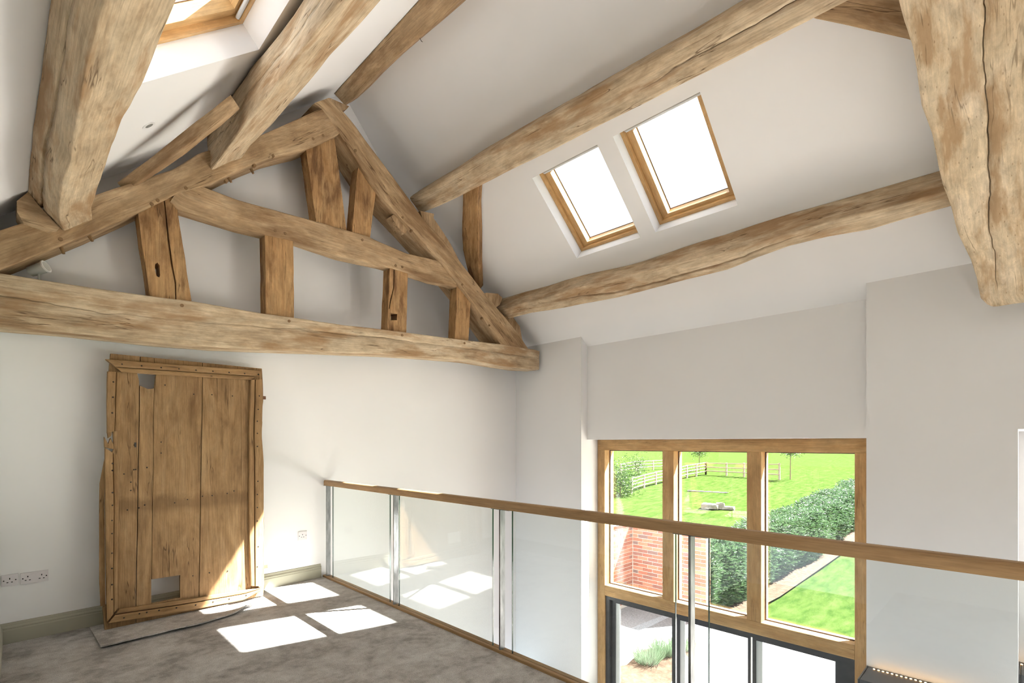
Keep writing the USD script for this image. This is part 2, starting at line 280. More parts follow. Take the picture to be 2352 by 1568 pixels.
put('wall_right', cat_(wallR(4.494, 6.9, 5.846, -2.2), wallR(1.054, 4.494, 5.99, 1.573), wallR(.022, 1.054, 5.846, -2.2), wallR(-5.4, .022, 5.846, 1.636),
                       bx(7.0, 7.15, -.9, .2, -2.2, 1.9), bx(6.55, 7.15, .022, .2, -2.2, 1.9), bx(6.55, 7.15, -5.4, .2, 1.636, 1.9), bx(6.0, 7.15, -5.4, -4.9, -2.2, 1.636)), M['wall'], kind='structure')
put('wall_left', cat_(bx(-.35, -.09, .9, 5.407, -.3, 3.3), bx(-1.35, -.35, .9, 1.1, -.3, 3.2), bx(-1.6, -1.35, -5.4, 1.1, -.3, 2.4)), M['wall'], kind='structure')
bp = Polygon([(-1.6, -2.3), (7.15, -2.3), (7.15, top(7.15) - .06), (2.785, top(2.785)), (-1.6, top(-1.6))])
w, f, l = extrude(bp, -5.4, -5.15, A3(0, 0, 0), A3(1, 0, 0), A3(0, 0, 1), YV)
put('wall_near', (w, f), M['wall'], kind='structure')
fl = Polygon([(-1.35, -5.15), (2.485, -5.15), (2.485, GABLE(2.485) - .001), (-.09, GABLE(-.09) - .001), (-.09, 1.1), (-.09, .9), (-1.35, .9)])
w, f, l = extrude(fl, -.02, 0, A3(0, 0, 0), A3(1, 0, 0), YV, A3(0, 0, 1))
put('floor', (w, f), M['carpet'], kind='structure')
w, f, l = extrude(Polygon([(-1.35, -5.15), (2.555, -5.15), (2.555, GABLE(2.555)), (-.09, GABLE(-.09)), (-.09, .9), (-1.35, .9)]), -.30, -.021, A3(0, 0, 0), A3(1, 0, 0), YV, A3(0, 0, 1))
put('floor_edge', (w, f), M['wall'], kind='structure')
put('floor_lower', bx(-1.6, 6.45, -5.15, 5.3, -2.35, -2.2), plain('stone_floor', (.15, .135, .12), .4), kind='structure')
# skirting board with its stepped profile, along the gable wall up to the balustrade
prof = Polygon([(0, 0), (.020, 0), (.020, .098), (.016, .108), (.016, .113), (.020, .116), (.017, .124), (.010, .132), (.009, .140), (.006, .152), (0, .155)])
def skirt(name, x0, x1):
    a = A3(x0, GABLE(x0), 0); L = (x1 - x0) * math.hypot(1, .07197)
    w, f, l = extrude(prof, 0, L, a, -GN, A3(0, 0, 1), GU)
    put(name, (w, f), M['skirting'], kind='structure')
skirt('baseboard_far', -.085, 2.462)
w, f, l = extrude(prof, 0, 4.45, A3(-.09, .93, 0), A3(1, 0, 0), A3(0, 0, 1), YV)
put('baseboard_left', (w, f), M['skirting'], kind='structure')

# ------------------------------------------------------------------ roof windows
def ring(a, b, c, d, t): return sbox(a, c, b, d).difference(sbox(a + t, c + t, b - t, d - t))
def roof_window(name, side, a, b, c, d, depth, label):
    t = thing(name, label, None, kind='structure')
    O, ex, ez = RIDGE, DN[side], -INW[side]
    def part(nm, P, z0, z1, m, along=0, parent=t, **k):
        w, f, l = extrude(P, z0, z1, O, ex, YV, ez); mm, lc = flat(w, f, l, along, seed=hash_(name + nm) % 17)
        return put(nm, mm, m, parent, loc=lc, **k)
    for nm, P, al in (('frame', sbox(b - .034, c, b, d), 1), ('frame', sbox(a, c, a + .034, d), 1), ('frame', sbox(a + .034, c, b - .034, c + .034), 0), ('frame', sbox(a + .034, d - .034, b - .034, d), 0)):
        part(nm, P, depth, depth + .085, M['pine'], al)
    i = .030; w_ = .042; wy = .078
    A, B, C, D = a + i, b - i, c + i, d - i
    def mitred(A, B, C, D): return [(Polygon([(B, C), (B, D), (B - w_, D - wy), (B - w_, C + wy)]), 1), (Polygon([(A, C), (A, D), (A + w_, D - wy), (A + w_, C + wy)]), 1),
           (Polygon([(A, C), (B, C), (B - w_, C + wy), (A + w_, C + wy)]), 0), (Polygon([(A, D), (B, D), (B - w_, D - wy), (A + w_, D - wy)]), 0)]
    for P, al in mitred(A, B, C, D): part('sash', P, depth + .045, depth + .150, M['pine'], al)
    part('glazing_bead', ring(A + w_, B - w_, C + wy, D - wy, .006), depth + .138, depth + .146, M['gasket'])
    part('pane', sbox(A + w_, C + wy, B - w_, D - wy), depth + .142, depth + .148, M['pane'])
    p, q = on_roof(side, a + .050, c + .02, -depth - .018), on_roof(side, a + .050, d - .055, -depth - .018)
    bar = put('control_bar', cyl(p, q, .013), M['grey_bar'], t, smooth=40)
    for yy in (c + .09, (c + d) / 2, d - .05):
        put('bar_bracket', cyl(on_roof(side, a + .034, yy, -depth - .03), on_roof(side, a + .050, yy, -depth - .018), .012, 10), M['grey_bar'], t)
def hash_(s): return sum((i + 1) * ord(c) for i, c in enumerate(s))
roof_window('window_1', 'R', *OPEN_R['window_1'], .145, 'pine-framed skylight nearer the truss, left of the pair')
roof_window('window_2', 'R', *OPEN_R['window_2'], .145, 'pine-framed skylight further from the truss, right of the pair')
roof_window('window_3', 'L', *OPEN_L['window_3'], .165, 'pine-framed skylight in the left roof slope between two purlins')
roof_window('window_4', 'L', *OPEN_L['window_4'], .165, 'pine-framed skylight overhead in the left slope')
roof_window('window_6', 'R', *OPEN_R['window_6'], .145, 'pine-framed skylight behind the camera in the right slope')
roof_window('window_7', 'R', *OPEN_R['window_7'], .145, 'pine-framed skylight furthest behind the camera in the right slope')
roof_window('window_8', 'L', *OPEN_L['window_8'], .165, 'pine-framed skylight behind the camera in the left slope')
# its centre-hung sash has a barrel bolt and a flap: two small grey fittings seen on the left skylight
# ------------------------------------------------------------------ the great oak window over the glazed doors
t = thing('window_5', 'tall oak-framed window of three lights above the black glazed doors', None, kind='structure')
def oakbar(name, x0, x1, y0, y1, z0, z1, axis, parent=t, m='oak_new', seed=0, b=.004):
    mm = bxb(x0, x1, y0, y1, z0, z1, b); v = np.array(mm.vertices); f = np.array(mm.faces)
    return put(name, *[flat(v, f, v, axis, seed)[0]], M[m], parent, loc=flat(v, f, v, axis, seed)[1])
X0, XG, X1 = 6.24, 6.385, 6.48
oakbar('head', X0, X1, 1.06, 4.49, 1.418, 1.571, 1, seed=1)
oakbar('jamb', X0, X1, 4.364, 4.49, -2.2, 1.418, 2, seed=2); oakbar('jamb', X0, X1, 1.06, 1.227, -2.2, 1.418, 2, seed=3)
oakbar('mullion', X0, X1, 3.26, 3.423, -.592, 1.418, 2, seed=4); oakbar('mullion', X0, X1, 2.154, 2.317, -.592, 1.418, 2, seed=5)
oakbar('transom', X0, X1, 1.227, 4.364, -.745, -.592, 1, seed=6)
for k, (a, b) in enumerate(((3.423, 4.364), (2.317, 3.26), (1.227, 2.154))):
    put('pane', bx(XG, XG + .02, a, b, -.592, 1.418), M['pane'], t)
    P = sbox(a, -.592, b, 1.418).difference(sbox(a + .012, -.592 + .012, b - .012, 1.418 - .012))
    w, f, l = extrude(P, XG - .012, XG, A3(0, 0, 0), YV, A3(0, 0, 1), A3(1, 0, 0)); put('glazing_strip', (w, f), M['gasket'], t)
t = thing('door_1', 'black aluminium glazed sliding doors under the oak transom', None, kind='structure')
P = sbox(1.227, -2.2, 4.364, -.747).difference(sbox(1.29, -2.2, 4.30, -.80))
w, f, l = extrude(P, 6.27, 6.42, A3(0, 0, 0), YV, A3(0, 0, 1), A3(1, 0, 0)); put('outer_frame', (w, f), M['black_frame'], t)
for k, (a, b, sl, sr) in enumerate(((3.275, 4.295, .06, .05), (2.30, 3.255, .035, .035), (1.30, 2.28, .035, .12))):
    P = sbox(a, -2.19, b, -.80).difference(sbox(a + sr, -2.10, b - sl, -.845))
    w, f, l = extrude(P, 6.32, 6.385, A3(0, 0, 0), YV, A3(0, 0, 1), A3(1, 0, 0)); lf = put('leaf', (w, f), M['black_frame'], t)
    put('pane', bx(6.35, 6.364, a + sr, b - sl, -2.10, -.845), M['pane'], lf)
    put('edge_seal', bx(6.318, 6.322, b - sl - .001, b - sl + .0, -2.1, -.85) if False else bx(6.345, 6.349, b - sl - .07, b - sl, -2.1, -.846), M['seal'], lf)

# ------------------------------------------------------------------ roof timbers: purlins, ridge, truss
PURLIN = {
'LL': [
   [[0.108,-1.5,3.394],[0.109,-1.152,3.394],[0.11,-0.804,3.395],[0.111,-0.456,3.396],[0.112,-0.107,3.397],[0.113,0.241,3.398],[0.115,0.589,3.4],[0.117,0.937,3.401],[0.119,1.285,3.403],[0.12,1.633,3.404],[0.121,1.982,3.404],[0.119,2.33,3.403],[0.113,2.678,3.398],[0.099,3.026,3.386],[0.086,3.374,3.375],[0.075,3.722,3.366],[0.069,4.071,3.36],[0.065,4.419,3.357],[0.061,4.767,3.353],[0.057,5.115,3.35]],
   [[0.232,-1.5,3.105],[0.234,-1.152,3.107],[0.236,-0.804,3.108],[0.239,-0.456,3.111],[0.241,-0.107,3.113],[0.245,0.241,3.116],[0.248,0.589,3.119],[0.251,0.937,3.121],[0.252,1.285,3.122],[0.251,1.633,3.121],[0.243,1.982,3.115],[0.224,2.33,3.098],[0.209,2.678,3.085],[0.209,3.026,3.085],[0.209,3.374,3.086],[0.218,3.722,3.093],[0.199,4.071,3.077],[0.2,4.419,3.078],[0.219,4.767,3.094],[0.261,5.115,3.129]],
   [[0.465,-1.5,3.304],[0.466,-1.152,3.305],[0.467,-0.804,3.305],[0.468,-0.456,3.306],[0.469,-0.107,3.307],[0.47,0.241,3.309],[0.472,0.589,3.31],[0.473,0.937,3.311],[0.474,1.285,3.312],[0.474,1.633,3.312],[0.471,1.982,3.309],[0.465,2.33,3.304],[0.453,2.678,3.294],[0.443,3.026,3.285],[0.409,3.374,3.257],[0.402,3.722,3.25],[0.407,4.071,3.254],[0.399,4.419,3.248],[0.394,4.767,3.244],[0.429,5.115,3.273]],
   [[0.27,-1.5,3.532],[0.271,-1.152,3.533],[0.272,-0.804,3.534],[0.273,-0.456,3.534],[0.274,-0.107,3.536],[0.276,0.241,3.537],[0.277,0.589,3.538],[0.278,0.937,3.539],[0.279,1.285,3.54],[0.279,1.633,3.54],[0.276,1.982,3.538],[0.27,2.33,3.532],[0.259,2.678,3.522],[0.248,3.026,3.513],[0.215,3.374,3.485],[0.207,3.722,3.479],[0.212,4.071,3.482],[0.205,4.419,3.476],[0.2,4.767,3.472],[0.234,5.115,3.501]],
],
'LU': [
   [[1.303,-1.5,4.335],[1.303,-1.147,4.335],[1.303,-0.795,4.335],[1.303,-0.442,4.335],[1.303,-0.089,4.335],[1.302,0.263,4.334],[1.3,0.616,4.333],[1.298,0.968,4.331],[1.296,1.321,4.33],[1.295,1.674,4.328],[1.293,2.026,4.327],[1.291,2.379,4.325],[1.289,2.732,4.324],[1.289,3.084,4.324],[1.293,3.437,4.331],[1.281,3.789,4.358],[1.267,4.142,4.378],[1.259,4.495,4.377],[1.25,4.847,4.369],[1.241,5.2,4.362]],
   [[1.345,-1.5,4.056],[1.345,-1.147,4.056],[1.345,-0.795,4.056],[1.345,-0.442,4.056],[1.345,-0.089,4.056],[1.342,0.263,4.053],[1.338,0.616,4.05],[1.334,0.968,4.046],[1.33,1.321,4.043],[1.326,1.674,4.039],[1.322,2.026,4.035],[1.313,2.379,4.028],[1.304,2.732,4.02],[1.295,3.084,4.013],[1.285,3.437,4.004],[1.275,3.789,3.996],[1.267,4.142,3.989],[1.263,4.495,3.985],[1.255,4.847,3.979],[1.246,5.2,3.971]],
   [[1.642,-1.5,4.309],[1.642,-1.147,4.31],[1.643,-0.795,4.31],[1.644,-0.442,4.311],[1.645,-0.089,4.312],[1.646,0.263,4.313],[1.647,0.616,4.314],[1.648,0.968,4.315],[1.65,1.321,4.316],[1.65,1.674,4.317],[1.65,2.026,4.316],[1.648,2.379,4.315],[1.643,2.732,4.31],[1.63,3.084,4.299],[1.583,3.437,4.259],[1.596,3.789,4.27],[1.583,4.142,4.259],[1.558,4.495,4.238],[1.509,4.847,4.196],[1.526,5.2,4.211]],
   [[1.447,-1.5,4.537],[1.447,-1.147,4.538],[1.448,-0.795,4.538],[1.449,-0.442,4.539],[1.45,-0.089,4.54],[1.451,0.263,4.541],[1.452,0.616,4.542],[1.454,0.968,4.543],[1.455,1.321,4.544],[1.456,1.674,4.545],[1.456,2.026,4.545],[1.453,2.379,4.543],[1.448,2.732,4.538],[1.435,3.084,4.527],[1.388,3.437,4.487],[1.401,3.789,4.498],[1.388,4.142,4.487],[1.363,4.495,4.466],[1.314,4.847,4.424],[1.332,5.2,4.439]],
],
'RU': [
   [[3.823,-1.5,4.794],[3.824,-1.134,4.793],[3.824,-0.767,4.793],[3.825,-0.401,4.792],[3.826,-0.035,4.791],[3.826,0.332,4.791],[3.826,0.698,4.791],[3.825,1.064,4.792],[3.821,1.431,4.796],[3.821,1.797,4.796],[3.809,2.163,4.806],[3.801,2.529,4.813],[3.794,2.896,4.818],[3.785,3.262,4.826],[3.776,3.628,4.834],[3.768,3.995,4.84],[3.769,4.361,4.84],[3.776,4.727,4.834],[3.772,5.094,4.838],[3.772,5.46,4.838]],
   [[3.617,-1.5,4.576],[3.617,-1.134,4.575],[3.618,-0.767,4.575],[3.619,-0.401,4.574],[3.619,-0.035,4.573],[3.619,0.332,4.573],[3.619,0.698,4.574],[3.617,1.064,4.575],[3.614,1.431,4.578],[3.612,1.797,4.58],[3.601,2.163,4.589],[3.595,2.529,4.594],[3.586,2.896,4.602],[3.574,3.262,4.612],[3.567,3.628,4.618],[3.566,3.995,4.619],[3.567,4.361,4.618],[3.567,4.727,4.618],[3.564,5.094,4.621],[3.55,5.46,4.632]],
   [[3.845,-1.5,4.381],[3.845,-1.134,4.38],[3.845,-0.767,4.38],[3.846,-0.401,4.38],[3.846,-0.035,4.38],[3.845,0.332,4.38],[3.844,0.698,4.382],[3.84,1.064,4.384],[3.833,1.431,4.391],[3.82,1.797,4.402],[3.813,2.163,4.408],[3.807,2.529,4.413],[3.798,2.896,4.421],[3.795,3.262,4.423],[3.784,3.628,4.433],[3.773,3.995,4.442],[3.769,4.361,4.445],[3.762,4.727,4.452],[3.748,5.094,4.463],[3.724,5.46,4.484]],
   [[4.04,-1.5,4.609],[4.04,-1.134,4.609],[4.04,-0.767,4.608],[4.04,-0.401,4.608],[4.04,-0.035,4.608],[4.04,0.332,4.609],[4.039,0.698,4.61],[4.035,1.064,4.613],[4.028,1.431,4.619],[4.015,1.797,4.63],[4.007,2.163,4.636],[4.002,2.529,4.641],[3.993,2.896,4.649],[3.99,3.262,4.652],[3.978,3.628,4.661],[3.968,3.995,4.67],[3.964,4.361,4.674],[3.956,4.727,4.68],[3.943,5.094,4.691],[3.919,5.46,4.712]],
],
'RL': [
   [[5.15,-1.5,3.66],[5.15,-1.199,3.66],[5.15,-0.897,3.66],[5.15,-0.596,3.66],[5.15,-0.295,3.66],[5.15,0.007,3.66],[5.151,0.308,3.66],[5.151,0.609,3.66],[5.152,0.91,3.659],[5.148,1.212,3.662],[5.144,1.513,3.666],[5.147,1.814,3.663],[5.156,2.116,3.655],[5.156,2.417,3.655],[5.166,2.718,3.647],[5.178,3.02,3.637],[5.178,3.321,3.636],[5.163,3.622,3.649],[5.147,3.923,3.663],[5.143,4.225,3.666],[5.148,4.526,3.662],[5.144,4.827,3.666],[5.141,5.129,3.669],[5.137,5.43,3.671]],
   [[5.03,-1.5,3.434],[5.031,-1.199,3.434],[5.031,-0.897,3.433],[5.031,-0.596,3.433],[5.031,-0.295,3.433],[5.03,0.007,3.434],[5.029,0.308,3.435],[5.03,0.609,3.434],[5.023,0.91,3.44],[5.016,1.212,3.446],[5.024,1.513,3.439],[5.031,1.814,3.433],[5.026,2.116,3.437],[5.019,2.417,3.443],[5.015,2.718,3.447],[5.011,3.02,3.45],[5.006,3.321,3.455],[4.999,3.622,3.461],[4.992,3.923,3.467],[5.007,4.225,3.454],[5.01,4.526,3.451],[5.004,4.827,3.456],[5.0,5.129,3.46],[4.992,5.43,3.467]],
   [[5.125,-1.5,3.353],[5.124,-1.199,3.354],[5.122,-0.897,3.355],[5.122,-0.596,3.356],[5.123,-0.295,3.355],[5.126,0.007,3.353],[5.132,0.308,3.347],[5.139,0.609,3.341],[5.153,0.91,3.329],[5.13,1.212,3.348],[5.124,1.513,3.354],[5.153,1.814,3.329],[5.196,2.116,3.293],[5.196,2.417,3.292],[5.196,2.718,3.292],[5.203,3.02,3.286],[5.207,3.321,3.283],[5.199,3.622,3.29],[5.18,3.923,3.306],[5.174,4.225,3.312],[5.159,4.526,3.324],[5.138,4.827,3.342],[5.137,5.129,3.343],[5.145,5.43,3.336]],
   [[5.287,-1.5,3.543],[5.286,-1.199,3.544],[5.285,-0.897,3.545],[5.284,-0.596,3.546],[5.285,-0.295,3.545],[5.288,0.007,3.543],[5.295,0.308,3.537],[5.302,0.609,3.531],[5.315,0.91,3.519],[5.293,1.212,3.539],[5.286,1.513,3.544],[5.315,1.814,3.519],[5.358,2.116,3.483],[5.358,2.417,3.483],[5.358,2.718,3.482],[5.366,3.02,3.476],[5.369,3.321,3.473],[5.362,3.622,3.48],[5.342,3.923,3.496],[5.336,4.225,3.502],[5.322,4.526,3.514],[5.301,4.827,3.532],[5.299,5.129,3.533],[5.307,5.43,3.526]],
],
}
def stretch(L):
    return [np.vstack([np.array(e[0]) * A3(1, 0, 1) + A3(0, -5.2, 0), np.array(e)]) for e in L]
def purlin(key, label, m, seed, crack=None, name='purlin', **k):
    U, Md, B, D = stretch(PURLIN[key])
    if crack:                                                     # crack stations are given by their y
        y0, y1 = U[0][1], U[-1][1]
        crack = {fc: [((y - y0) / (y1 - y0), c, w, d) for y, c, w, d in pts] for fc, pts in crack.items()}
    mm, lc = timber((U, Md, B, D), N=210, K=11, seed=seed, crack=crack, **k)
    put(name, mm, M[m], smooth=True, loc=lc, label=label, cat='beam')
purlin('LL', 'massive pale oak purlin nearest the left edge, its dark split running to the end', 'oak_pale', 3, amp=.012,
       crack={0: [(1.5, .45, .002, .01), (3.2, .45, .004, .06), (3.9, .42, .008, .13), (4.6, .42, .011, .17), (5.05, .40, .013, .19), (5.2, .40, .013, .19)]})
purlin('LU', 'pale waney-edged oak purlin running down to the middle of the left rafter', 'oak_pale', 4, amp=.012, r=.03,
       crack={0: [(2.0, .5, .001, .0), (2.6, .55, .004, .03), (3.6, .5, .005, .03), (4.2, .42, .004, .03), (4.5, .6, .005, .03), (5.1, .4, .003, .02), (5.2, .4, 0, 0)]})
purlin('RU', 'long knotty oak purlin above the pair of skylights', 'oak_pale', 5, amp=.010, r=.035,
       crack={1: [(.2, .5, .004, .03), (.9, .45, .006, .04), (1.6, .5, .003, .02), (2.3, .6, .001, 0)]})
purlin('RL', 'bowed oak purlin below the pair of skylights with a long shake', 'oak_pale', 6, amp=.009,
       crack={1: [(1.3, .35, .0, .0), (1.8, .55, .006, .03), (2.4, .65, .008, .05), (2.9, .72, .010, .06), (3.4, .70, .009, .05), (3.9, .55, .004, .03), (4.6, .30, .002, .01), (4.9, .3, 0, 0)]})
ys = np.array([-5.2, 0, 1.5, 3.0, 3.8, 4.1, 4.5, 4.9, 5.2, 5.50])
rU = np.array([(2.575, y, 5.500) for y in ys]); rM = np.array([(x, y, z) for y, x, z in zip(ys, [2.79, 2.79, 2.785, 2.778, 2.757, 2.746, 2.726, 2.728, 2.728, 2.716], [5.36, 5.36, 5.365, 5.372, 5.391, 5.40, 5.416, 5.414, 5.415, 5.426])])
rB = np.array([(x, y, 5.68 - SL * (x - 2.785)) for y, x in zip(ys, [2.96, 2.96, 2.955, 2.94, 2.918, 2.905, 2.89, 2.882, 2.885, 2.878])]); rT = np.array([(2.785, y, 5.675) for y in ys])
mm, lc = timber((rU, rM, rB, rT), N=110, K=7, seed=8, r=.02, amp=.008, crack={1: [(.3, .3, .004, .02), (.6, .35, .006, .03), (.98, .4, .006, .03)]})
put('ridge_beam', mm, M['oak_truss'], smooth=True, loc=lc, label='dark oak ridge beam rising from the top of the truss', cat='beam')

# wind braces lie flat under the slopes
def brace(side, C, N, seed, label, m='oak_truss', amp=.008):
    E = [np.array([on_roof(side, s, y, d) for s, y, d in e]) for e in C]
    mm, lc = timber(E, N=70, K=7, seed=seed, amp=amp); put('wind_brace', mm, M[m], smooth=True, loc=lc, label=label, cat='beam')
Lr = [(1.535, 4.78), (1.96, 5.202), (2.195, 5.396), (2.50, 5.567), (2.80, 5.60)]; Rr = [(1.564, 4.518), (1.764, 4.718), (2.048, 4.945), (2.408, 5.258), (2.80, 5.575)]
brace('R', ([(s, y, .01) for s, y in Lr], [(s, y, .12) for s, y in Lr], [(s, y, .12) for s, y in Rr], [(s, y, .01) for s, y in Rr]), 60, 11, 'flat oak wind brace below the upper right purlin beside the truss', 'oak_strut')
Ua = [(2.99, 5.19), (2.771, 4.905), (2.626, 4.69), (2.491, 4.474), (2.369, 4.315), (2.262, 4.150)]; Ub = [(2.965, 5.205), (2.70, 4.96), (2.55, 4.80), (2.43, 4.60), (2.32, 4.42), (2.24, 4.19)]
brace('L', ([(s, y, .115) for s, y in Ua], [(s, y, .20) for s, y in Ua], [(s, y, .205) for s, y in Ub], [(s, y, .12) for s, y in Ub]), 60, 12, 'slender oak wind brace leaning between the left rafter and purlin')
S2 = [(1.60, 1.10), (1.687, 1.011), (1.801, .863), (1.929, .709), (2.06, .545), (2.11, .49)]; S3 = [(1.52, .80), (1.56, .73), (1.62, .62), (1.70, .52), (1.78, .42), (1.86, .36)]
brace('R', ([(s, y, .02) for s, y in S3], [(s, y, .14) for s, y in S3], [(s, y, .14) for s, y in S2], [(s, y, .02) for s, y in S2]), 60, 13, 'curved brown oak wind brace behind the great rafter at top right')
# the great principal rafter of the second truss, close by on the right, its foot in the wall
sL = [(.25, .60), (1.0, .56), (1.723, .524), (1.862, .509), (2.013, .484), (2.174, .475), (2.395, .467), (2.603, .426), (2.824, .415), (2.998, .400), (3.186, .367), (3.415, .340), (3.647, .282), (3.844, .250), (4.045, .234), (4.112, .195), (4.13, .175)]
sR = [-.24 + .12 * min(1, max(0, (s - 1.7) / 2.4)) for s, y in sL]
A_ = [on_roof('R', s, y, .22) for s, y in sL]; B_ = [on_roof('R', s, y, .5) for s, y in sL]; C_ = [on_roof('R', s, y, .5) for (s, _), y in zip(sL, sR)]; D_ = [on_roof('R', s, y, .22) for (s, _), y in zip(sL, sR)]
mm, lc = timber((A_, B_, C_, D_), N=170, K=13, seed=21, r=.04, amp=.010, freq=(2.5, 6), crack={1: [(.0, .5, .003, .03), (.43, .48, .004, .05), (.55, .45, .0045, .05), (.70, .42, .005, .06), (.82, .36, .0045, .05), (.93, .28, .002, .02), (.96, .3, 0, 0)]})
put('principal_rafter', mm, M['oak_post'], smooth=True, loc=lc, label='huge pale cracked oak rafter filling the upper right corner', cat='beam')

# the roof truss by the gable, in its own plane: u along it, z up, w back from its front face
NT = A3(-.026, 1, 0) / math.hypot(1, .026); UT = A3(NT[1], -NT[0], 0); PT = A3(0, 5.095, 0)
def tp(u, z, w): return PT + UT * u + A3(0, 0, z) + NT * w
truss = thing('roof_truss', 'old pegged oak roof truss standing against the gable wall', 'truss')
def member(name, top_, bot, w, th, seed, m='oak_truss', N=130, crack=None, amp=.008, r=.014):
    top_, bot = np.array(top_), np.array(bot)
    tt = np.linspace(0, 1, 60)
    def rs(P):
        a = P[-1] - P[0]; s = (P - P[0]) @ a / (a @ a); s = np.maximum.accumulate(s); return np.stack([np.interp(tt, s, P[:, 0]), np.interp(tt, s, P[:, 1])], 1)
    a, b = rs(top_), rs(bot)
    E = ([tp(u, z, w + th) for u, z in a], [tp(u, z, w) for u, z in a], [tp(u, z, w) for u, z in b], [tp(u, z, w + th) for u, z in b])
    mm, lc = timber(E, N=N, K=9, seed=seed, amp=amp, r=r, crack=crack)
    return put(name, mm, M[m], truss, smooth=True, loc=lc)
tie = member('tie_beam', [(-.085,2.73),(.186,2.733),(.805,2.749),(1.099,2.769),(1.45,2.772),(1.733,2.776),(2.497,2.8),(2.982,2.833),(3.573,2.86),(4.303,2.898),(4.989,2.936),(5.521,2.952),(5.65,2.956),(5.773,2.946)],
       [(-.085,2.347),(.309,2.365),(.763,2.368),(1.305,2.392),(1.844,2.44),(2.502,2.5),(3.016,2.547),(3.955,2.611),(4.381,2.633),(4.989,2.63),(5.395,2.629),(5.762,2.655)], 0, .27, 31, m='oak_pale', N=200,
       crack={1: [(.0, .42, .004, .02), (.1, .5, .003, .02), (.2, .45, .001, 0), (.36, .35, .003, .02), (.5, .33, .004, .03), (.6, .38, .003, .02), (.72, .4, .002, .01), (.85, .42, .004, .03), (.95, .42, .004, .03), (1, .4, 0, 0)]})
PL_ = member('principal_rafter', [(-.085,3.03),(-.001,3.095),(.218,3.248),(.449,3.475),(.56,3.563),(.969,3.878),(1.166,4.102),(1.525,4.341),(1.844,4.633),(2.279,5.03)],
       [(-.085,2.742),(.213,2.988),(.389,3.132),(.667,3.375),(1.017,3.7),(1.235,3.841),(1.525,4.104),(1.761,4.299),(2.104,4.523),(2.345,4.722),(2.482,4.852)], 0, .30, 32, N=150)
PR_ = member('principal_rafter', [(2.369,5.185),(2.538,5.112),(2.645,5.048),(2.859,4.871),(3.132,4.666),(3.35,4.488),(3.573,4.299),(3.905,4.116),(4.212,3.894),(4.63,3.579),(5.015,3.335),(5.29,3.146),(5.531,2.94)],
       [(2.208,5.051),(2.279,5.03),(2.482,4.852),(2.599,4.746),(2.821,4.507),(3.016,4.34),(3.406,4.113),(3.808,3.856),(4.122,3.631),(4.404,3.419),(4.671,3.17),(4.953,2.919)], .004, .37, 33, N=150,
       crack={1: [(.05, .2, .002, .01), (.2, .25, .004, .02), (.35, .3, .002, .01), (.4, .3, 0, 0)]})
collar = member('collar', [(1.057,3.847),(1.232,3.819),(1.486,3.806),(1.855,3.823),(2.241,3.842),(2.574,3.852),(2.849,3.862),(2.961,3.845),(3.358,3.813),(3.817,3.85),(4.073,3.831)],
       [(.95,3.604),(.985,3.556),(1.486,3.54),(1.719,3.549),(1.997,3.57),(2.513,3.545),(3.041,3.575),(3.377,3.581),(3.769,3.567),(4.052,3.581),(4.147,3.574)], .03, .15, 34, N=120)
def strut(name, P, seed, hole=None, split=None, th=.14, w=.05, m='oak_strut', along=1, parent=truss, label=None, amp=.005):
    P = Polygon(P).segmentize(.03)
    q = np.array(P.exterior.coords)[:-1]; c = q.mean(0); d = q - c; d /= np.linalg.norm(d, axis=1, keepdims=True)
    q = q + d * amp * 2 * (meshkit.fbm(np.c_[q * 6, np.full(len(q), seed)], 3, seed) - .5)[:, None]
    P = Polygon(q)
    if hole is not None: P = P.difference(Polygon(hole))
    O = PT + A3(0, 0, 0)
    lay = [(P, w, w + th)]
    if split is not None:                                         # a shake in the face: the front layer is cut along it
        q = np.array(split); hw = .0045 + .003 * np.sin(np.linspace(0, 3, len(q)))
        lay = [(P.difference(Polygon(np.vstack([q - np.c_[hw, 0 * hw], (q + np.c_[hw, 0 * hw])[::-1]])).buffer(0)), w, w + .035), (P, w + .035, w + th)]
    parts = [flat(*extrude(p_, a_, b_, O, UT, A3(0, 0, 1), NT), along, seed) for p_, a_, b_ in lay]
    nv = np.cumsum([0] + [len(p_[0][0]) for p_ in parts]); mm = (np.vstack([p_[0][0] for p_ in parts]), np.vstack([p_[0][1] + o_ for p_, o_ in zip(parts, nv)])); lc = np.vstack([p_[1] for p_ in parts]); return put(name, mm, M[m], parent, loc=lc, label=label)
strut('strut', [(.713,3.499),(.725,3.431),(.751,3.185),(.781,2.974),(.808,2.738),(1.115,2.747),(1.078,3.009),(1.038,3.305),(.996,3.615),(.986,3.706)], 41, [(.842,3.041),(.86,3.057),(.876,3.035),(.879,2.954),(.873,2.934),(.854,2.94),(.842,2.989)], split=[(.904,3.65),(.929,3.374),(.942,3.239),(.964,3.057),(.99,2.912),(.993,2.76)], label='raked strut with an oval hole through it')
strut('strut', [(1.731,3.613),(1.739,3.211),(1.743,2.765),(2.014,2.765),(2.014,3.191),(2.005,3.609)], 42)
strut('strut', [(3.141,3.662),(3.123,3.248),(3.1,2.79),(3.365,2.79),(3.378,3.249),(3.39,3.674)], 43, [(3.147,3.052),(3.242,3.06),(3.236,2.986),(3.147,2.97)], split=[(3.2,3.60),(3.19,3.365),(3.15,3.21),(3.128,3.10)], label='strut with a square mortise hole')
strut('strut', [(4.156,3.65),(4.142,3.232),(4.119,2.826),(4.355,2.83),(4.386,3.218),(4.409,3.55)], 44)
strut('strut', [(2.121,4.60),(2.139,4.563),(2.194,4.187),(2.25,3.805),(2.595,3.807),(2.518,4.353),(2.448,4.806)], 45, label='dark stained strut leaning under the apex')
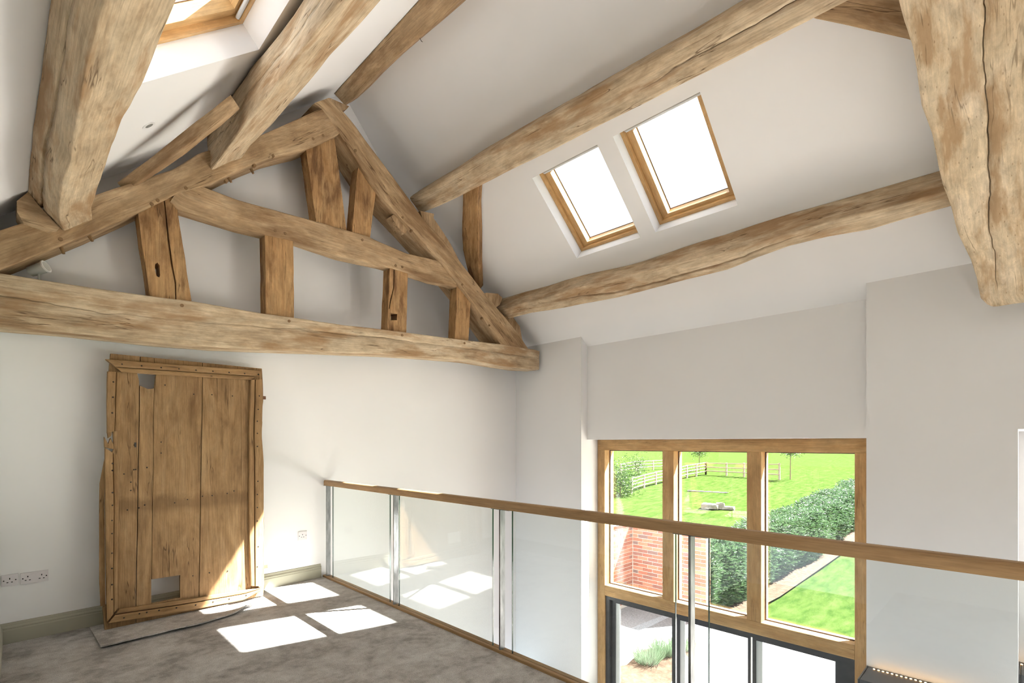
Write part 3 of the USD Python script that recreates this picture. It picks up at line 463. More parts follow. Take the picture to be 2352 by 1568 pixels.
strut('strut', [(2.736,4.65),(2.704,4.422),(2.652,3.824),(2.872,3.815),(2.922,4.204),(2.967,4.50)], 46)
strut('cleat', [(.002,3.258),(.063,3.346),(.114,3.272),(.23,3.138),(.216,3.111),(.17,3.088),(.038,3.11),(.005,3.178)], 47, th=.22, w=-.03, m='oak_truss', along=0)
strut('cleat', [(3.159,4.199),(3.219,4.265),(3.385,4.109),(3.36,4.059),(3.292,4.07)], 48, th=.12, w=.06, m='oak_truss')
strut('cleat', [(3.57,4.40),(3.784,4.432),(3.777,4.375),(3.846,4.319),(4.053,4.127),(4.254,3.88),(3.945,4.07),(3.609,4.30)], 49, th=.14, m='oak_truss')
strut('cleat', [(4.594,3.59),(4.702,3.629),(4.915,3.662),(5.012,3.627),(4.959,3.509),(4.803,3.404)], 50, th=.14, m='oak_truss')
strut('cleat', [(4.977,3.36),(5.24,3.378),(5.382,3.273),(5.43,3.091),(5.52,2.96),(5.30,3.08)], 51, th=.14, m='oak_truss')
strut('packing_block', [(2.374,5.20),(2.40,5.225),(2.626,5.244),(2.6,5.203),(2.493,5.114),(2.438,5.125)], 52, th=.12, w=.06, m='oak_truss')
for u, z, w, par in [(2.19,4.668,0,PL_),(2.297,4.751,0,PL_),(1.056,3.745,0,PL_),(.851,3.567,0,PL_),(.811,3.52,0,PL_),(.24,3.061,0,PL_),(1.79,4.328,0,PL_),(1.621,4.167,0,PL_),(1.378,3.93,0,PL_),(3.282,4.21,0,PR_),(3.412,4.089,0,PR_),(4.572,3.237,0,PR_),(4.705,3.163,0,PR_),(4.212,3.622,0,PR_),(2.671,4.75,0,PR_),
                      (1.822,3.614,.03,collar),(1.919,3.617,.03,collar),(3.205,3.622,.03,collar),(3.296,3.629,.03,collar),(3.998,3.74,.03,collar),(2.768,3.80,.03,collar),(1.027,2.715,0,tie),(1.945,2.74,0,tie),(3.276,2.805,0,tie),(4.25,2.85,0,tie)]:
    put('peg', cyl(tp(u, z, w - .006), tp(u, z, w + .03), .014, 10, .016), M['peg'], par)
for (u, z), (du, dz) in zip([(.242,3.035),(.407,3.165),(1.413,3.99),(1.61,4.15)], [(.02, -.065), (.025, -.05), (.02, -.035), (.015, -.04)]):
    put('peg', cyl(tp(u, z, .06), tp(u + du, z + dz, .05), .015, 10, .010), M['peg'], PL_)
# ------------------------------------------------------------------ balustrade
bal = thing('balustrade', 'glass balustrade with oak handrail and flat steel posts along the gallery edge', 'balustrade')
YE = GABLE(2.52) - .004
hp = Polygon([(-.03, -.03), (.03, -.03), (.03, .014), (.028, .022), (.022, .028), (.014, .03), (-.014, .03), (-.022, .028), (-.028, .022), (-.03, .014)])
w, f, l = extrude(hp, -5.1, YE - .02, A3(2.52, 0, 1.072), A3(1, 0, 0), A3(0, 0, 1), YV); mm, lc = flat(w, f, l, 2, 61); put('handrail', mm, M['oak_rail'], bal, loc=lc)
w, f, l = extrude(Polygon([(-.032, 0), (.034, 0), (.034, .022), (-.002, .022), (-.002, .018), (-.008, .018), (-.008, .022), (-.028, .022), (-.032, .018)]), -5.1, YE, A3(2.52, 0, 0), A3(1, 0, 0), A3(0, 0, 1), YV)
mm, lc = flat(w, f, l, 2, 62); put('base_rail', mm, M['oak_rail'], bal, loc=lc)
for y in (5.52, 4.10, 2.66, 1.215, -.23, -1.67, -3.11, -4.55):
    p = put('post', bxb(2.496, 2.546, y - .007, y + .007, .021, 1.036, .0015), M['steel'], bal)
    put('top_plate', bxb(2.497, 2.543, y - .095, y + .095, 1.036, 1.042, .001), M['steel'], p)
    for zz in (.25, .80):
        put('clamp', bxb(2.514, 2.534, y - .03, y - .007, zz - .02, zz + .02, .002), M['steel'], p) if False else None
for a, b in ((5.40, 4.195), (4.035, 2.757), (2.548, 1.305), (1.120, -.13), (-.33, -1.57), (-1.77, -3.01), (-3.21, -4.45)):
    g = put('glass_panel', bx(2.515, 2.525, b, a, .021, 1.04), M['pane_rail'], bal)
    put('glass_edge', bx(2.5145, 2.5255, a, a + .003, .021, 1.04), M['glass_edge'], g); put('glass_edge', bx(2.5145, 2.5255, b - .003, b, .021, 1.04), M['glass_edge'], g)

# ------------------------------------------------------------------ the old plank door leaning on the gable wall
DB = A3(.508, 5.192, .013); DU = A3(.998, .067, 0); DV = A3(-.004, .055, .998); DU /= np.linalg.norm(DU); DV -= DU * (DU @ DV); DV /= np.linalg.norm(DV); DNn = np.cross(DU, DV)
door = thing('plank_door', 'antique brown oak plank door leaning against the white gable wall', 'door', DB)
outline = Polygon([(.061,2.256),(1.277,2.266),(1.283,2.116),(1.283,1.939),(1.263,1.806),(1.269,1.718),(1.258,1.586),(1.249,1.367),(1.273,1.323),(1.26,.715),(1.25,.113),(1.24,.0),(.003,.0),(-.009,.183),(.02,.203),(.02,1.006),(.045,1.393),(.076,1.464),(.071,1.601),(.045,1.66),(.05,2.113)])
holes = [Polygon([(.237,2.13),(.379,2.13),(.363,1.992),(.345,1.985),(.315,1.98),(.259,2.004)]), Polygon([(.319,.343),(.533,.337),(.53,.14),(.316,.139)])]
seam = [(-.2, -.2), (.2615, .2065), (.366, .314), (.7415, .673), (1.078, 1.042), (1.5, 1.5)]      # (at v = 2.2, at v = 0)
vv = np.linspace(-.05, 2.35, 60)
for k in range(5):
    def line(q, o, sd): return [(np.interp(v, [0, 2.2], [q[1], q[0]]) + o + .0025 * (meshkit.noise(np.array([v * 4, sd, 0.])) - .5), v) for v in vv]
    gp = [0, .0032, .0012, .0032, .0012, 0]; P = Polygon(line(seam[k], gp[k], k + 3) + line(seam[k + 1], -gp[k + 1], k + 4)[::-1]).buffer(0).intersection(outline)
    for h in holes: P = P.difference(h)
    if P.geom_type != 'Polygon': P = shapely.MultiPolygon([q for q in P.geoms if q.geom_type == 'Polygon' and q.area > 4e-4])
    w, f, l = extrude(P, -.028, [.0, -.0025, .001, -.001, -.003][k], DB, DU, DV, DNn); mm, lc = flat(w, f, l, 1, 70 + k)
    lc[:, 0] -= (70 + k) * 3.7; put('board', mm, M['oak_board'], door, loc=lc)
def rail(name, U_, B_, seed, z1=.038, nails=(), label=None, bead=None):
    """a frame moulding: U_ outer edge, B_ inner edge"""
    U_, B_ = np.array(U_), np.array(B_); tt = np.linspace(0, 1, 40)
    def rs(P):
        s = np.concatenate([[0], np.cumsum(np.linalg.norm(np.diff(P, axis=0), axis=1))]); s /= s[-1]; return np.stack([np.interp(tt, s, P[:, 0]), np.interp(tt, s, P[:, 1])], 1)
    a, b = rs(U_), rs(B_)
    def q(P, z): return np.array([DB + DU * u + DV * v + DNn * z for u, v in P])
    mid = a + (b - a) * .58
    mm, lc = timber((q(a, .002), q(a, z1), q(mid, z1), q(mid, .002)), N=70, K=6, seed=seed, r=.006, amp=.0035)
    r_ = put(name, mm, M['oak_door'], door, smooth=True, loc=lc, label=label)
    mm, lc = timber((q(a + (b - a) * .60, .002), q(a + (b - a) * .62, z1 * .80), q(a + (b - a) * .97, z1 * .80), q(b, .002)), N=70, K=5, seed=seed + 40, r=.016, amp=.003)
    put('bead', mm, M['oak_door'], r_, smooth=True, loc=lc)
    for u, v in nails:
        c = DB + DU * u + DV * v + DNn * (z1 - .002); put('nail', cyl(c, c + DNn * .005, .0085, 8, .004), M['nail'], r_)
rail('frame_rail', [(.023,2.198),(.6,2.216),(1.261,2.238)], [(.128,2.103),(.6,2.117),(1.155,2.134)], 81, nails=[(.129,2.169),(.264,2.17),(.405,2.171),(.54,2.175),(.675,2.178),(.815,2.183),(.955,2.187),(1.096,2.191),(1.225,2.196)])
rail('frame_stile', [(.033,2.098),(.026,1.85),(.026,1.591)], [(.131,2.098),(.122,1.85),(.111,1.618)], 82, nails=[(.07,2.014),(.066,1.887),(.060,1.757)])
rail('frame_stile', [(.012,1.47),(.010,1.0),(.010,.5),(.011,.07)], [(.095,1.40),(.100,1.0),(.086,.535),(.085,.166)], 83, nails=[(.057,1.341),(.056,1.284),(.055,1.103),(.054,1.0),(.05,.877),(.049,.771),(.047,.613),(.046,.49),(.045,.36),(.044,.242)])
rail('frame_stile', [(1.261,2.150),(1.262,1.934),(1.246,1.584),(1.259,1.322),(1.241,.719),(1.209,.10)], [(1.152,2.134),(1.125,1.6),(1.119,1.326),(1.113,1.029),(1.106,.6),(1.112,.125)], 84, nails=[(1.197,1.131),(1.19,1.002),(1.187,.874),(1.184,.742),(1.187,.491),(1.174,.298),(1.216,1.844),(1.205,1.726),(1.203,1.605),(1.2,1.475),(1.23,1.98)])
rail('frame_rail', [(.017,.055),(.473,.022),(.817,.010),(1.044,.004),(1.195,.055)], [(.096,.152),(.473,.128),(.817,.110),(1.044,.098),(1.202,.088)], 85, nails=[(.12,.075),(.224,.082),(.275,.08),(.362,.075),(.49,.066),(.638,.055),(.779,.05),(.915,.045),(1.065,.045)])
for nm, P, sd in (('edge_board', [(.015,1.393),(-.02,1.182),(-.024,1.006),(-.029,.413),(-.023,.197),(.008,.189),(.008,1.0)], 86), ('splinter', [(.012,1.475),(.010,1.56),(.035,1.50),(.05,1.55),(.068,1.50),(.07,1.46)], 87), ('splinter', [(.03,1.60),(.035,1.55),(.055,1.57),(.06,1.61)], 88)):
    w, f, l = extrude(Polygon(P), -.01, .022 if nm == 'splinter' else .0, DB, DU, DV, DNn); mm, lc = flat(w, f, l, 1, sd); put(nm, mm, M['oak_door'], door, loc=lc)
for u, v in ((1.290, 1.972), (1.268, .276)):
    c = DB + DU * u + DV * v; put('hinge_stub', trimesh.Trimesh(*extrude(sbox(u - .03, v - .016, u + .022, v + .016), -.024, -.008, DB, DU, DV, DNn)[:2], process=False), plain('rust', (.16, .075, .045), .8) if u > 1.28 else '/World/Looks/rust', door, label='rusty iron hinge stub')
for u, v in [(.441,2.025),(.664,1.96),(.815,1.967),(.994,1.967),(.214,1.493),(.221,1.286),(.405,1.519),(.404,1.423),(.631,.312),(.765,.313),(.919,.30),(.14,1.252),(.208,1.285),(.186,1.181),(.185,1.111),(.30,1.30),(.50,.98),(.60,1.0),(.72,1.02),(.80,1.02),(.93,1.03),(.99,1.05),(.16,.95),(.24,.96),(.28,.98)]:
    c = DB + DU * u + DV * v; put('nail', cyl(c, c + DNn * .004, .006, 8, .004), M['nail'], door)
# dark iron lock plate hole on the left board
put('keyhole', trimesh.Trimesh(*extrude(sbox(.213, 1.475, .227, 1.515), -.001, .0012, DB, DU, DV, DNn)[:2], process=False), M['dark'], door)

# ------------------------------------------------------------------ carpet offcut under the door
us = np.linspace(0, 1, 60); front = np.array([(.445, 4.765), (.844, 4.775), (1.088, 4.79), (1.377, 4.88), (1.56, 4.985)]); back = np.array([(.43, 5.36), (.844, 5.34), (1.088, 5.33), (1.35, 5.30), (1.55, 5.02)])
def rs2(P): s = np.linspace(0, 1, len(P)); return np.stack([np.interp(us, s, P[:, 0]), np.interp(us, s, P[:, 1])], 1)
fa, ba = rs2(front), rs2(back); G = []
cz = lambda u: .012 + .010 * np.clip(1 - abs(u - .3) / .4, 0, 1) + .05 * np.clip((u - .62) / .38, 0, 1) ** 2
grid = []
for i, u in enumerate(us):
    for v in np.linspace(0, 1, 16):
        p = fa[i] + (ba[i] - fa[i]) * v; lift = cz(u) * (1 - v) ** 1.5
        grid.append((p[0] + .004 * (meshkit.noise(A3(u * 40, v * 9, 0)) - .5), p[1] + .006 * (meshkit.noise(A3(u * 60, v * 9, 4)) - .5), .012 + lift))
grid = np.array(grid); nn = 16; I, J = np.meshgrid(np.arange(59), np.arange(15), indexing='ij'); a = (I * nn + J).ravel()
q_top = np.stack([a, a + nn, a + nn + 1, a + 1], 1); n0 = len(grid); low = grid - A3(0, 0, .0105)
q_bot = (q_top + n0)[:, ::-1]
edge = list(range(0, nn)) + [i * nn + nn - 1 for i in range(1, 60)] + [59 * nn + j for j in range(nn - 2, -1, -1)] + [i * nn for i in range(58, 0, -1)]
q_side = [(edge[i], edge[(i + 1) % len(edge)], edge[(i + 1) % len(edge)] + n0, edge[i] + n0) for i in range(len(edge))]
mm = trimesh.Trimesh(*(lambda v, f: (v, np.vstack([f[:, [0, 1, 2]], f[:, [0, 2, 3]]])))(np.vstack([grid, low]), np.vstack([q_top, q_bot, q_side])), process=False); mm.fix_normals()
put('carpet_offcut', mm, M['carpet'], label='grey carpet offcut under the foot of the plank door, right end curling up', cat='carpet')

# ------------------------------------------------------------------ sockets, lamps
def gp_(x, z, o): return A3(x, GABLE(x), z) - GN * o
def socket(label, x0, x1, z0, z1, gangs, name='wall_socket', cat='socket'):
    t = thing(name, label, cat)
    def b(xa, xb, za, zb, o0, o1):
        w, f, l = extrude(sbox(0, za, (xb - xa) * math.hypot(1, .07197), zb), o0, o1, A3(xa, GABLE(xa), 0), GU, A3(0, 0, 1), -GN); return trimesh.Trimesh(w, f, process=False)
    put('face_plate', cat_(b(x0, x1, z0, z1, 0, .009), b(x0 + .003, x1 - .003, z0 + .003, z1 - .003, .009, .0098)), M['socket'], t)
    W, H = x1 - x0, z1 - z0; zc = (z0 + z1) / 2
    for g_ in range(gangs):
        xc = x0 + W * (g_ + .5) / gangs
        put('pin_hole', b(xc - .003, xc + .003, zc + .006, zc + .018, .010, .0104), M['dark'], t)
        for s in (-1, 1): put('pin_hole', b(xc + s * .012 - .005, xc + s * .012 + .005, zc - .018, zc - .012, .010, .0104), M['dark'], t)
    for s in (-1, 1):
        xc = (x0 + x1) / 2 + s * (W * .5 - .012); c = gp_(xc, zc, .010); put('screw', cyl(c, c - GN * .001, .0045, 10), M['dark'], t)
    if gangs == 2:
        for s in (-1, 1): put('switch', b((x0 + x1) / 2 + s * .014 - .008, (x0 + x1) / 2 + s * .014 + .008, zc + .012, zc + .030, .010, .013), M['socket'], t)
socket('single white wall socket at the far left edge, beside a double one', -.079, .010, .435, .521, 1)
socket('double white wall socket between the plank door and the left edge', .025, .183, .432, .518, 2)
socket('single white wall socket between the plank door and the balustrade', 2.199, 2.298, .455, .547, 1)
t = thing('spotlight', 'small grey spotlight standing on the left end of the tie beam', 'lamp')
sp = tp(.13, 2.735, .17); M['lamp_grey'] = plain('lamp_grey', (.50, .52, .49), .4)
put('base', cyl(sp, sp + A3(0, 0, .022), .052, 24, .045), M['lamp_grey'], t, smooth=40)
put('stem', cyl(sp + A3(0, 0, .02), sp + A3(0, 0, .085), .008, 12), M['lamp_grey'], t, smooth=40)
hc = sp + A3(0, 0, .115); ha = A3(.62, -.45, .33); ha /= np.linalg.norm(ha)
hd = put('head', cyl(hc - ha * .065, hc + ha * .045, .036, 24, .042), M['lamp_grey'], t, smooth=40)
put('rim', cyl(hc + ha * .045, hc + ha * .055, .046, 24), M['white'], hd, smooth=40); put('lens', cyl(hc + ha * .055, hc + ha * .057, .036, 24), plain('lens', (.62, .62, .60), .15), hd)
t = thing('downlight', 'round recessed white downlight in the left ceiling slope', 'lamp')
c = A3(.712, 4.612, 0); c[2] = 5.68 - SL * (2.785 - .712)
a = np.linspace(0, 2 * np.pi, 33)[:-1]; nl = INW['L']; ex = DN['L']
P = Polygon([(math.cos(x) * .052, math.sin(x) * .052) for x in a]).difference(Polygon([(math.cos(x) * .030, math.sin(x) * .030) for x in a]))
w, f, l = extrude(P, .0, .004, c, ex, YV, nl); put('ring', trimesh.Trimesh(w, f, process=False), M['white'], t)
put('lens', cyl(c + nl * .0005, c + nl * .002, .030, 24), plain('lens_dark', (.24, .235, .23), .3), t)
# dark canopies with rows of warm lights by the right-hand wall, down in the room below the gallery
M['slate'] = plain('slate', (.040, .043, .050), .35)
M['led'] = mat('led', {'e': ('emission', {'color': (1.0, .55, .22), 'strength': 14.0})}, [], surface='e.emission')
def canopy(label, x0, x1, y0, y1, z, xl, ys):
    t = thing('light_canopy', label, 'canopy')
    put('body', bxb(x0 + .012, x1 - .002, y0 + .0, y1 - .014, z - .34, z, .003), M['slate'], t); put('end_panel', bxb(x0, x1 - .002, y1 - .012, y1, z - .345, z + .004, .003), M['slate'], t)
    put('front_trim', bxb(x0, x0 + .01, y0, y1 - .014, z - .345, z + .004, .003), M['slate'], t)
    for y in ys: put('light_dot', cyl((xl, y, z), (xl, y, z + .004), .0085, 10), M['led'], t)
canopy('dark grey canopy with a row of warm light dots against the right-hand pier', 5.45, 5.846, .03, 1.05, -.625, 5.80, np.arange(.985, .05, -.0345))
canopy('dark canopy with warm light dots past the far right edge of the pier', 6.60, 7.0, -.85, .02, -.62, 6.93, np.arange(.0, -.8, -.0345))
t = thing('hook', 'small bent iron nail under the dark ridge beam', 'hook')
c = A3(2.80, 4.10, 5.415)
pts = [c + A3(-.01, 0, .03), c + A3(.002, -.004, .01), c + A3(.006, -.012, 0), c + A3(.012, -.010, .004)]
put('shank', cyl(pts[0], pts[1], .0025, 8), M['nail'], t); put('bend', cat_(cyl(pts[1], pts[2], .0025, 8), cyl(pts[2], pts[3], .0025, 8)), M['nail'], t)
# ------------------------------------------------------------------ outside: garden, hedge, brick wall, field and fences
ZG = -2.2
def terrain(x):
    x = np.asarray(x, float)
    return np.where(x < 13, ZG, np.where(x < 35, ZG + .067 * (x - 13), np.where(x < 97, ZG + .067 * 22 + .0145 * (x - 35), ZG + .067 * 22 + .0145 * 62 + .025 * (x - 97))))
xs = np.concatenate([np.arange(6.6, 40, .5), np.arange(40, 120, 2.5), np.arange(120, 420, 15)]); yy = np.concatenate([np.arange(-120, -10, 6), np.arange(-10, 30, .6), np.arange(30, 260, 6)])
XX, YY = np.meshgrid(xs, yy, indexing='ij'); ZZ = terrain(XX) + np.where(XX > 12, .10, .0) * (meshkit.fbm(np.stack([XX * .5, YY * .5, 0 * XX], -1), 3, 5) - .5)
v = np.stack([XX, YY, ZZ], -1).reshape(-1, 3); n1, n2 = XX.shape; I, J = np.meshgrid(np.arange(n1 - 1), np.arange(n2 - 1), indexing='ij'); a = (I * n2 + J).ravel()
M['grass'] = noisy('grass', [(.3, (.018, .040, .007)), (.5, (.036, .059, .013)), (.72, (.054, .073, .022))], 2.2, detail=8., bump=.8, dist=.06, msc=(.8, 2.0, 1), spec=0.0)
put('ground', (v, np.stack([a, a + n2, a + n2 + 1, a + 1], 1)), M['grass'], smooth=True, kind='structure')
def slab(name, P, z0, z1, m, **k):
    w, f, l = extrude(Polygon(P), z0, z1, A3(0, 0, 0), A3(1, 0, 0), YV, A3(0, 0, 1)); return put(name, (w, f), m, **k)
M['paving'] = noisy('paving', [(.3, (.60, .57, .52)), (.7, (.72, .69, .64))], 3.0, bump=.1)
M['gravel'] = noisy('gravel', [(.3, (.11, .108, .112)), (.5, (.17, .166, .172)), (.7, (.24, .235, .24))], 26., detail=3., bump=.8, dist=.02)
M['soil'] = noisy('soil', [(.3, (.045, .027, .017)), (.5, (.070, .045, .030)), (.7, (.10, .068, .047))], 9., detail=6., bump=.8, dist=.03)
patio = thing('patio', None, None, kind='structure')
slab('paving', [(6.5, -9), (10.7, -9), (10.9, 3.95), (10.0, 4.3), (9.4, 4.75), (7.3, 5.1), (6.5, 5.2)], ZG, ZG + .03, M['paving'], parent=patio)
slab('kerb', [(7.2, 6.3), (7.35, 4.9), (8.0, 5.0), (9.2, 4.62), (9.9, 4.2), (9.9, 4.0), (8.9, 4.25), (7.9, 4.75), (7.2, 4.65), (6.6, 5.0), (6.6, 6.2)], ZG, ZG + .055, M['paving'], parent=patio)
slab('gravel_path', [(7.3, 6.25), (7.35, 4.9), (8.0, 5.0), (9.2, 4.62), (9.95, 4.3), (10.0, 6.25)], ZG, ZG + .04, M['gravel'], kind='structure')
slab('bed', [(6.6, 4.9), (7.2, 4.60), (7.9, 4.72), (8.9, 4.2), (8.3, 4.05), (7.2, 3.8), (6.6, 3.5)], ZG, ZG + .05, M['soil'], kind='structure')
slab('border', [(9.9, 4.25), (11.5, 4.10), (16, 3.9), (20.5, 3.65), (27, 3.3), (27, 4.2), (20.5, 4.5), (11.5, 5.0), (10.2, 5.0)], ZG, ZG + .02, M['soil'], kind='structure') if False else None
bxs = np.linspace(9.9, 28, 60); by0 = np.interp(bxs, [9.9, 11.5, 20.5, 28], [4.28, 4.12, 3.68, 3.25]); by1 = by0 + .9
v = np.vstack([np.c_[bxs, by0, terrain(bxs) + .07], np.c_[bxs, by1, terrain(bxs) + .09]]); a = np.arange(59); put('soil_border', (v, np.stack([a, a + 1, a + 61, a + 60], 1)), M['soil'], smooth=True, kind='structure')

# garden wall of single bricks, an inner corner: one leg along y facing the house, one coming towards it
gw = thing('garden_wall', 'red brick garden wall with pale coping seen through the window', 'wall')
XB, YC, YEND = 10.06, 6.26, 4.54; CH, BL, BW = .0815, .245, .115; ZT = -.30
bm = [plain(f'brick_{k}', c, .9) for k, c in enumerate([(.30, .10, .06), (.25, .08, .05), (.36, .14, .085), (.20, .08, .06), (.16, .09, .08)])]
M['mortar'] = plain('mortar', (.52, .47, .42), .95)
put('mortar', cat_(bx(XB + .012, XB + .21, YEND + .012, YC + .2, ZG, ZT), bx(8.0, XB + .21, YC + .012, YC + .2, ZG, ZT)), M['mortar'], gw)
nB = 0; rest = []
zc = ZT - CH
row = 0
def brick(x0, x1, y0, y1, z0):
    global nB
    o = rng.uniform(-.003, .003, 2); m = bxb(x0 + .004, x1 - .004, y0 + .004, y1 - .004, z0 + .004, z0 + CH - .008, .003); m.apply_translation((o[0], o[1], 0)); m = trimesh.Trimesh(m.vertices, m.faces)
    if nB < 292: put('brick', m, bm[int(rng.choice(5, p=[.34, .22, .22, .12, .10]))], gw)
    else: rest.append(m)
    nB += 1
while zc > ZG - .02:
    o = (row % 2) * BL / 2; y = YEND - o * 0
    ys = [YEND] + list(np.arange(YEND + (BW if row % 2 else BL), YC - .02, BL)) + [YC]
    for a, b in zip(ys[:-1], ys[1:]):
        if b - a > .03: brick(XB, XB + .22 if a == YEND else XB + .105, a, b, zc)
    if row < 22:
        xs_ = list(np.arange(XB, 8.35, -BL)); off = BL / 2 if row % 2 else 0
        xe = [XB + .0] + [q for q in np.arange(XB - (BW if row % 2 else BL), 8.3, -BL)]
        for a, b in zip(xe[:-1], xe[1:]): brick(b, a, YC, YC + .105, zc)
    zc -= CH; row += 1
if rest: put('brick_rest', cat_(*rest), bm[0], gw, kind='stuff')
put('coping', cat_(bxb(XB - .04, XB + .26, YEND - .04, YC + .25, ZT, ZT + .07, .01), bxb(8.0, XB - .045, YC - .04, YC + .25, ZT, ZT + .07, .01)), M['paving'], gw)

# leaves for hedge, shrubs and trees: each a bent diamond of four triangles, joined as foliage
def foliage(n, sample, size, seed, up=.3, droop=.0):
    r = np.random.default_rng(seed); P = sample(r, n); d = r.normal(size=(n, 3)); d[:, 2] = np.abs(d[:, 2]) * up + d[:, 2] * .3 - droop; d /= np.linalg.norm(d, axis=1, keepdims=True)
    s = np.cross(d, r.normal(size=(n, 3))); s /= np.linalg.norm(s, axis=1, keepdims=True); nn = np.cross(d, s); L = size * r.uniform(.6, 1.25, (n, 1)); W = L * .36
    V = np.stack([P, P + d * L * .45 + s * W * .5 + nn * L * .07, P + d * L - nn * L * .12, P + d * L * .45 - s * W * .5 + nn * L * .07], 1)
    b = np.arange(n)[:, None] * 4; F = np.concatenate([b + [0, 1, 2], b + [0, 2, 3]], 0)
    return V.reshape(-1, 3), F
def leafmat(name, c1, c2, spec=.5, rough=.35):
    return mat(name, {'g': ('geometry', {}), 'r': ('rgb_ramp', {'ramp': [(.0, c1), (1., c2)]}), 'p': ('principled_bsdf', {'roughness': rough, 'specular_ior_level': spec}), 't': ('translucent_bsdf', {}), 'm': ('mix_closure', {'fac': .3})},
               [('g.random_per_island', 'r.fac'), ('r.color', 'p.base_color'), ('r.color', 't.color'), ('p.BSDF', 'm.closure1'), ('t.BSDF', 'm.closure2')], surface='m.closure')
M['laurel'] = leafmat('laurel', (.06, .11, .045), (.19, .25, .12), .9, .32); M['leaf'] = leafmat('leaf', (.05, .10, .02), (.13, .22, .05)); M['bark'] = plain('bark', (.20, .13, .08), .9)
M['lavender'] = leafmat('lavender', (.14, .20, .12), (.26, .33, .20), .2, .7)
hedge = thing('hedge', 'long glossy green laurel hedge running away from the garden wall', 'hedge')
def hedge_pt(r, n):
    out = []
    while sum(map(len, out)) < n:
        k = n; x = 10.35 + 17.5 * r.random(k) ** 1.5; y0 = np.interp(x, [10, 11.5, 20.5, 28], [4.62, 4.52, 4.08, 3.7]); h = 1.33 + .22 * (meshkit.noise(np.c_[x * .9, x * 0, x * 0]) - .5)
        b = .25 * (meshkit.noise(np.c_[x * 1.3, x * 0, x * .3]) - .5); ang = r.random(k) * np.pi
        face = r.random(k) < .62; z = np.where(face, h * r.random(k) ** .9, h * (.86 + .14 * np.sin(ang)))
        zz = terrain(x) + np.maximum(z, .05); bulge = .22 * np.sin(np.clip(z / h, 0, 1) * 3.0) + .16 * meshkit.fbm(np.c_[x * 2.2, z * 2.2, x * 0], 2, 3)
        y = np.where(face, y0 + .18 - bulge + .10 * r.random(k), y0 + 1.1 * r.random(k)) + b
        P = np.c_[x, y, zz + .14 * meshkit.fbm(np.c_[x * 3, y * 3, x * 0], 2, 9)]; out.append(P[x > y / .443])
    return np.vstack(out)[:n]
put('leaves', foliage(42000, hedge_pt, .125, 3), M['laurel'], hedge, kind='stuff')
hx = np.linspace(12.6, 27.8, 50); hy = np.interp(hx, [10, 11.5, 20.5, 28], [4.62, 4.52, 4.08, 3.7]); hh = np.full(50, 1.24)
cE = [np.c_[hx, hy + 1.0, terrain(hx)], np.c_[hx, hy + .95, terrain(hx) + hh], np.c_[hx, hy + .22, terrain(hx) + hh], np.c_[hx, hy + .12, terrain(hx)]]
put('stems', timber(cE, N=60, K=5, seed=5, amp=.05, r=.2)[0], plain('hedge_core', (.025, .04, .015), .95), hedge, smooth=True)
def clump(label, x, y, n, r0, h, seed):
    t = thing('lavender_clump', label, 'plant'); r = np.random.default_rng(seed); z = ZG + .04
    a = r.random(n) * 2 * np.pi; rr = r0 * np.sqrt(r.random(n)) * .6; d = np.c_[np.cos(a) * r.uniform(.1, .9, n) + r.normal(size=n) * .2, np.sin(a) * r.uniform(.1, .9, n) + r.normal(size=n) * .2, np.ones(n)]; d /= np.linalg.norm(d, axis=1, keepdims=True)
    P = np.c_[x + np.cos(a) * rr, y + np.sin(a) * rr, np.full(n, z)]; L = h * r.uniform(.7, 1.15, (n, 1)); s = np.cross(d, r.normal(size=(n, 3))); s /= np.linalg.norm(s, axis=1, keepdims=True)
    V = np.stack([P - s * .002, P + s * .002, P + d * L * .7 + s * .004, P + d * L], 1).reshape(-1, 3); b = np.arange(n)[:, None] * 4; put('stems', (V, np.concatenate([b + [0, 1, 2], b + [0, 2, 3]])), M['lavender'], t, kind='stuff')
clump('grey-green lavender clump at the left of the bed outside the doors', 7.55, 4.42, 700, .30, .27, 1); clump('grey-green lavender clump in the middle of the bed outside the doors', 8.05, 4.40, 700, .30, .28, 2); clump('grey-green lavender clump at the path end of the bed outside the doors', 8.5, 4.27, 600, .28, .25, 4)
# post and rail fences in the field
M['fence'] = plain('fence', (.42, .31, .21), .9)
def fence(label, posts, rails, hs):
    t = thing('field_fence', label, 'fence'); P = []
    for (x, y), h in zip(posts, hs):
        z = float(terrain(x)); put('post', bxb(x - .05, x + .05, y - .05, y + .05, z - .1, z + h, .008), M['fence'], t); P.append(A3(x, y, z))
    for i in range(len(P) - 1):
        for k in rails:
            p, q = P[i] + A3(-.06, 0, hs[i] * k), P[i + 1] + A3(-.06, 0, hs[i + 1] * k); put('rail', cyl(p, q, .042, 6), M['fence'], t)
FENCE_A = [(25.6, 16.0), (27.4, 16.25), (28.9, 16.3), (30.2, 16.25), (32.9, 16.2), (34.0, 16.05), (35.2, 15.9)]
fence('pale post and rail fence running up to the corner of the paddock', FENCE_A, (.25, .5, .72, .94), [.84, .84, .85, .86, .88, .89, .90])
fence('brown post and rail fence running right from the paddock corner to its end post', [(35.2, 15.9), (35.0, 14.35), (34.8, 13.1), (34.6, 12.0), (34.3, 10.75)], (.3, .6, .92), [.90, .90, .95, .95, 1.05])
fence('further fence behind the near paddock fence at the left of the window', [(33.0, 21.6), (35.0, 21.5), (37.5, 21.4), (39.8, 21.0)], (.35, .65, .94), [.80, .82, .80, .80])
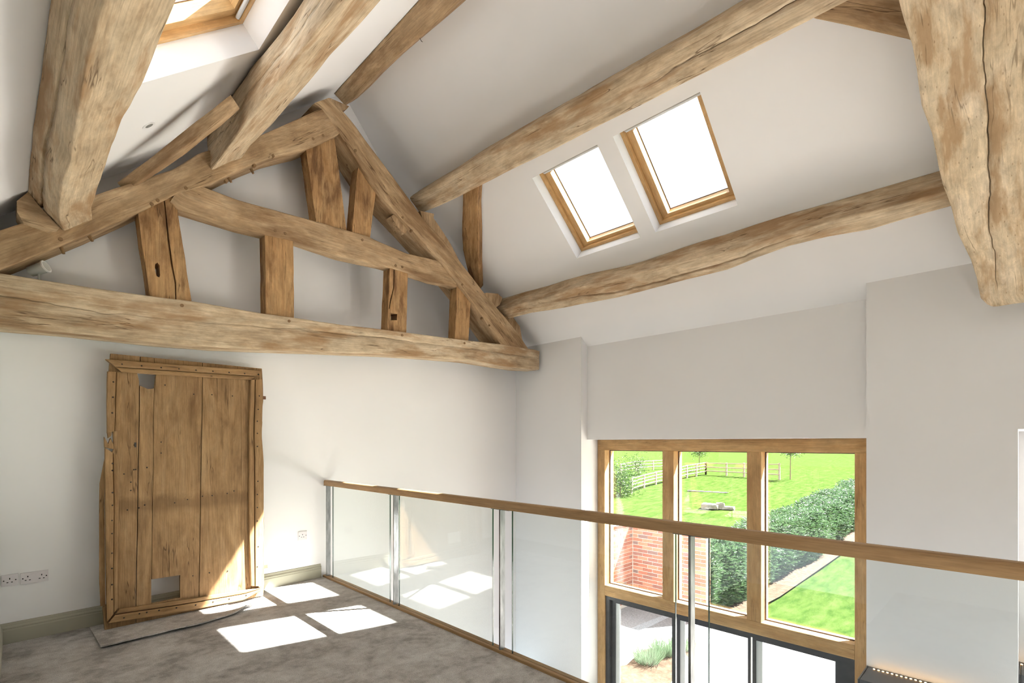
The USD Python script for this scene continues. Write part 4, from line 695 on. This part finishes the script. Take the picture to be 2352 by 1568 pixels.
def tree(name, label, x, y, h, crown, ncrown, seed, cat='tree', trunk=.035, m='leaf', z0=None):
    t = thing(name, label, cat); z = float(terrain(x)) if z0 is None else z0; put('trunk', cyl((x, y, z - .05), (x + .03, y, z + h), trunk, 8, trunk * .6), M['bark'], t)
    put('foliage', foliage(ncrown, lambda r, n: A3(x, y, z + h) + r.normal(size=(n, 3)) * A3(*crown), .14, seed), M[m], t, kind='stuff')
tree('sapling', 'thin sapling with a round head behind the fence corner', 38.0, 17.7, 1.55, (.30, .30, .22), 700, 11)
tree('sapling', 'thin staked sapling right of the fence end post', 34.6, 10.2, 1.78, (.28, .28, .16), 700, 12)
tree('young_conifer', 'small dark conifer standing behind the left fence', 33.2, 20.2, .7, (.30, .30, .38), 700, 13)
tree('shrub', 'leafy shrub at the left end of the paddock fence', 24.4, 16.0, .8, (.45, .5, .55), 2600, 14, 'shrub', .04)
tree('shrub', 'dark bushes on the skyline at the top left of the window', 95.0, 60.0, .5, (2.2, 2.2, .5), 2600, 15, 'shrub', .1)
def stone(label, x, y, dx, dy, h, rz, seed, name='stone_slab'):
    P = np.array([(sx * dx, sy * dy, sz * h) for sx in (-1, 1) for sy in (-1, 1) for sz in (0, 1)]) ; r = np.random.default_rng(seed); P = np.vstack([P * A3(1, 1, 1) + r.normal(size=P.shape) * A3(dx * .1, dy * .12, h * .12), P * A3(.8, 1.1, .95)])
    m = trimesh.convex.convex_hull(P); m.apply_transform(trimesh.transformations.rotation_matrix(rz, [0, 0, 1])); m.apply_translation((x, y, float(terrain(x)) + .02)); put(name, m, noisy(f'stone_{seed}', [(.3, (.25, .20, .165)), (.7, (.38, .33, .29))], 4., bump=.4), label=label, cat='stone')
stone('large flat pinkish stone slab lying in the lawn', 23.0, 10.15, .34, .34, .20, .2, 1); stone('upright pinkish stone block beside the flat slab in the lawn', 23.1, 9.75, .14, .16, .27, .5, 2); stone('low pink stone right of the upright block in the lawn', 23.2, 9.42, .18, .22, .13, .1, 3)
stone('long pale stone sunk in the grass behind the stone pile', 27.5, 12.4, .12, .95, .04, .1, 4)
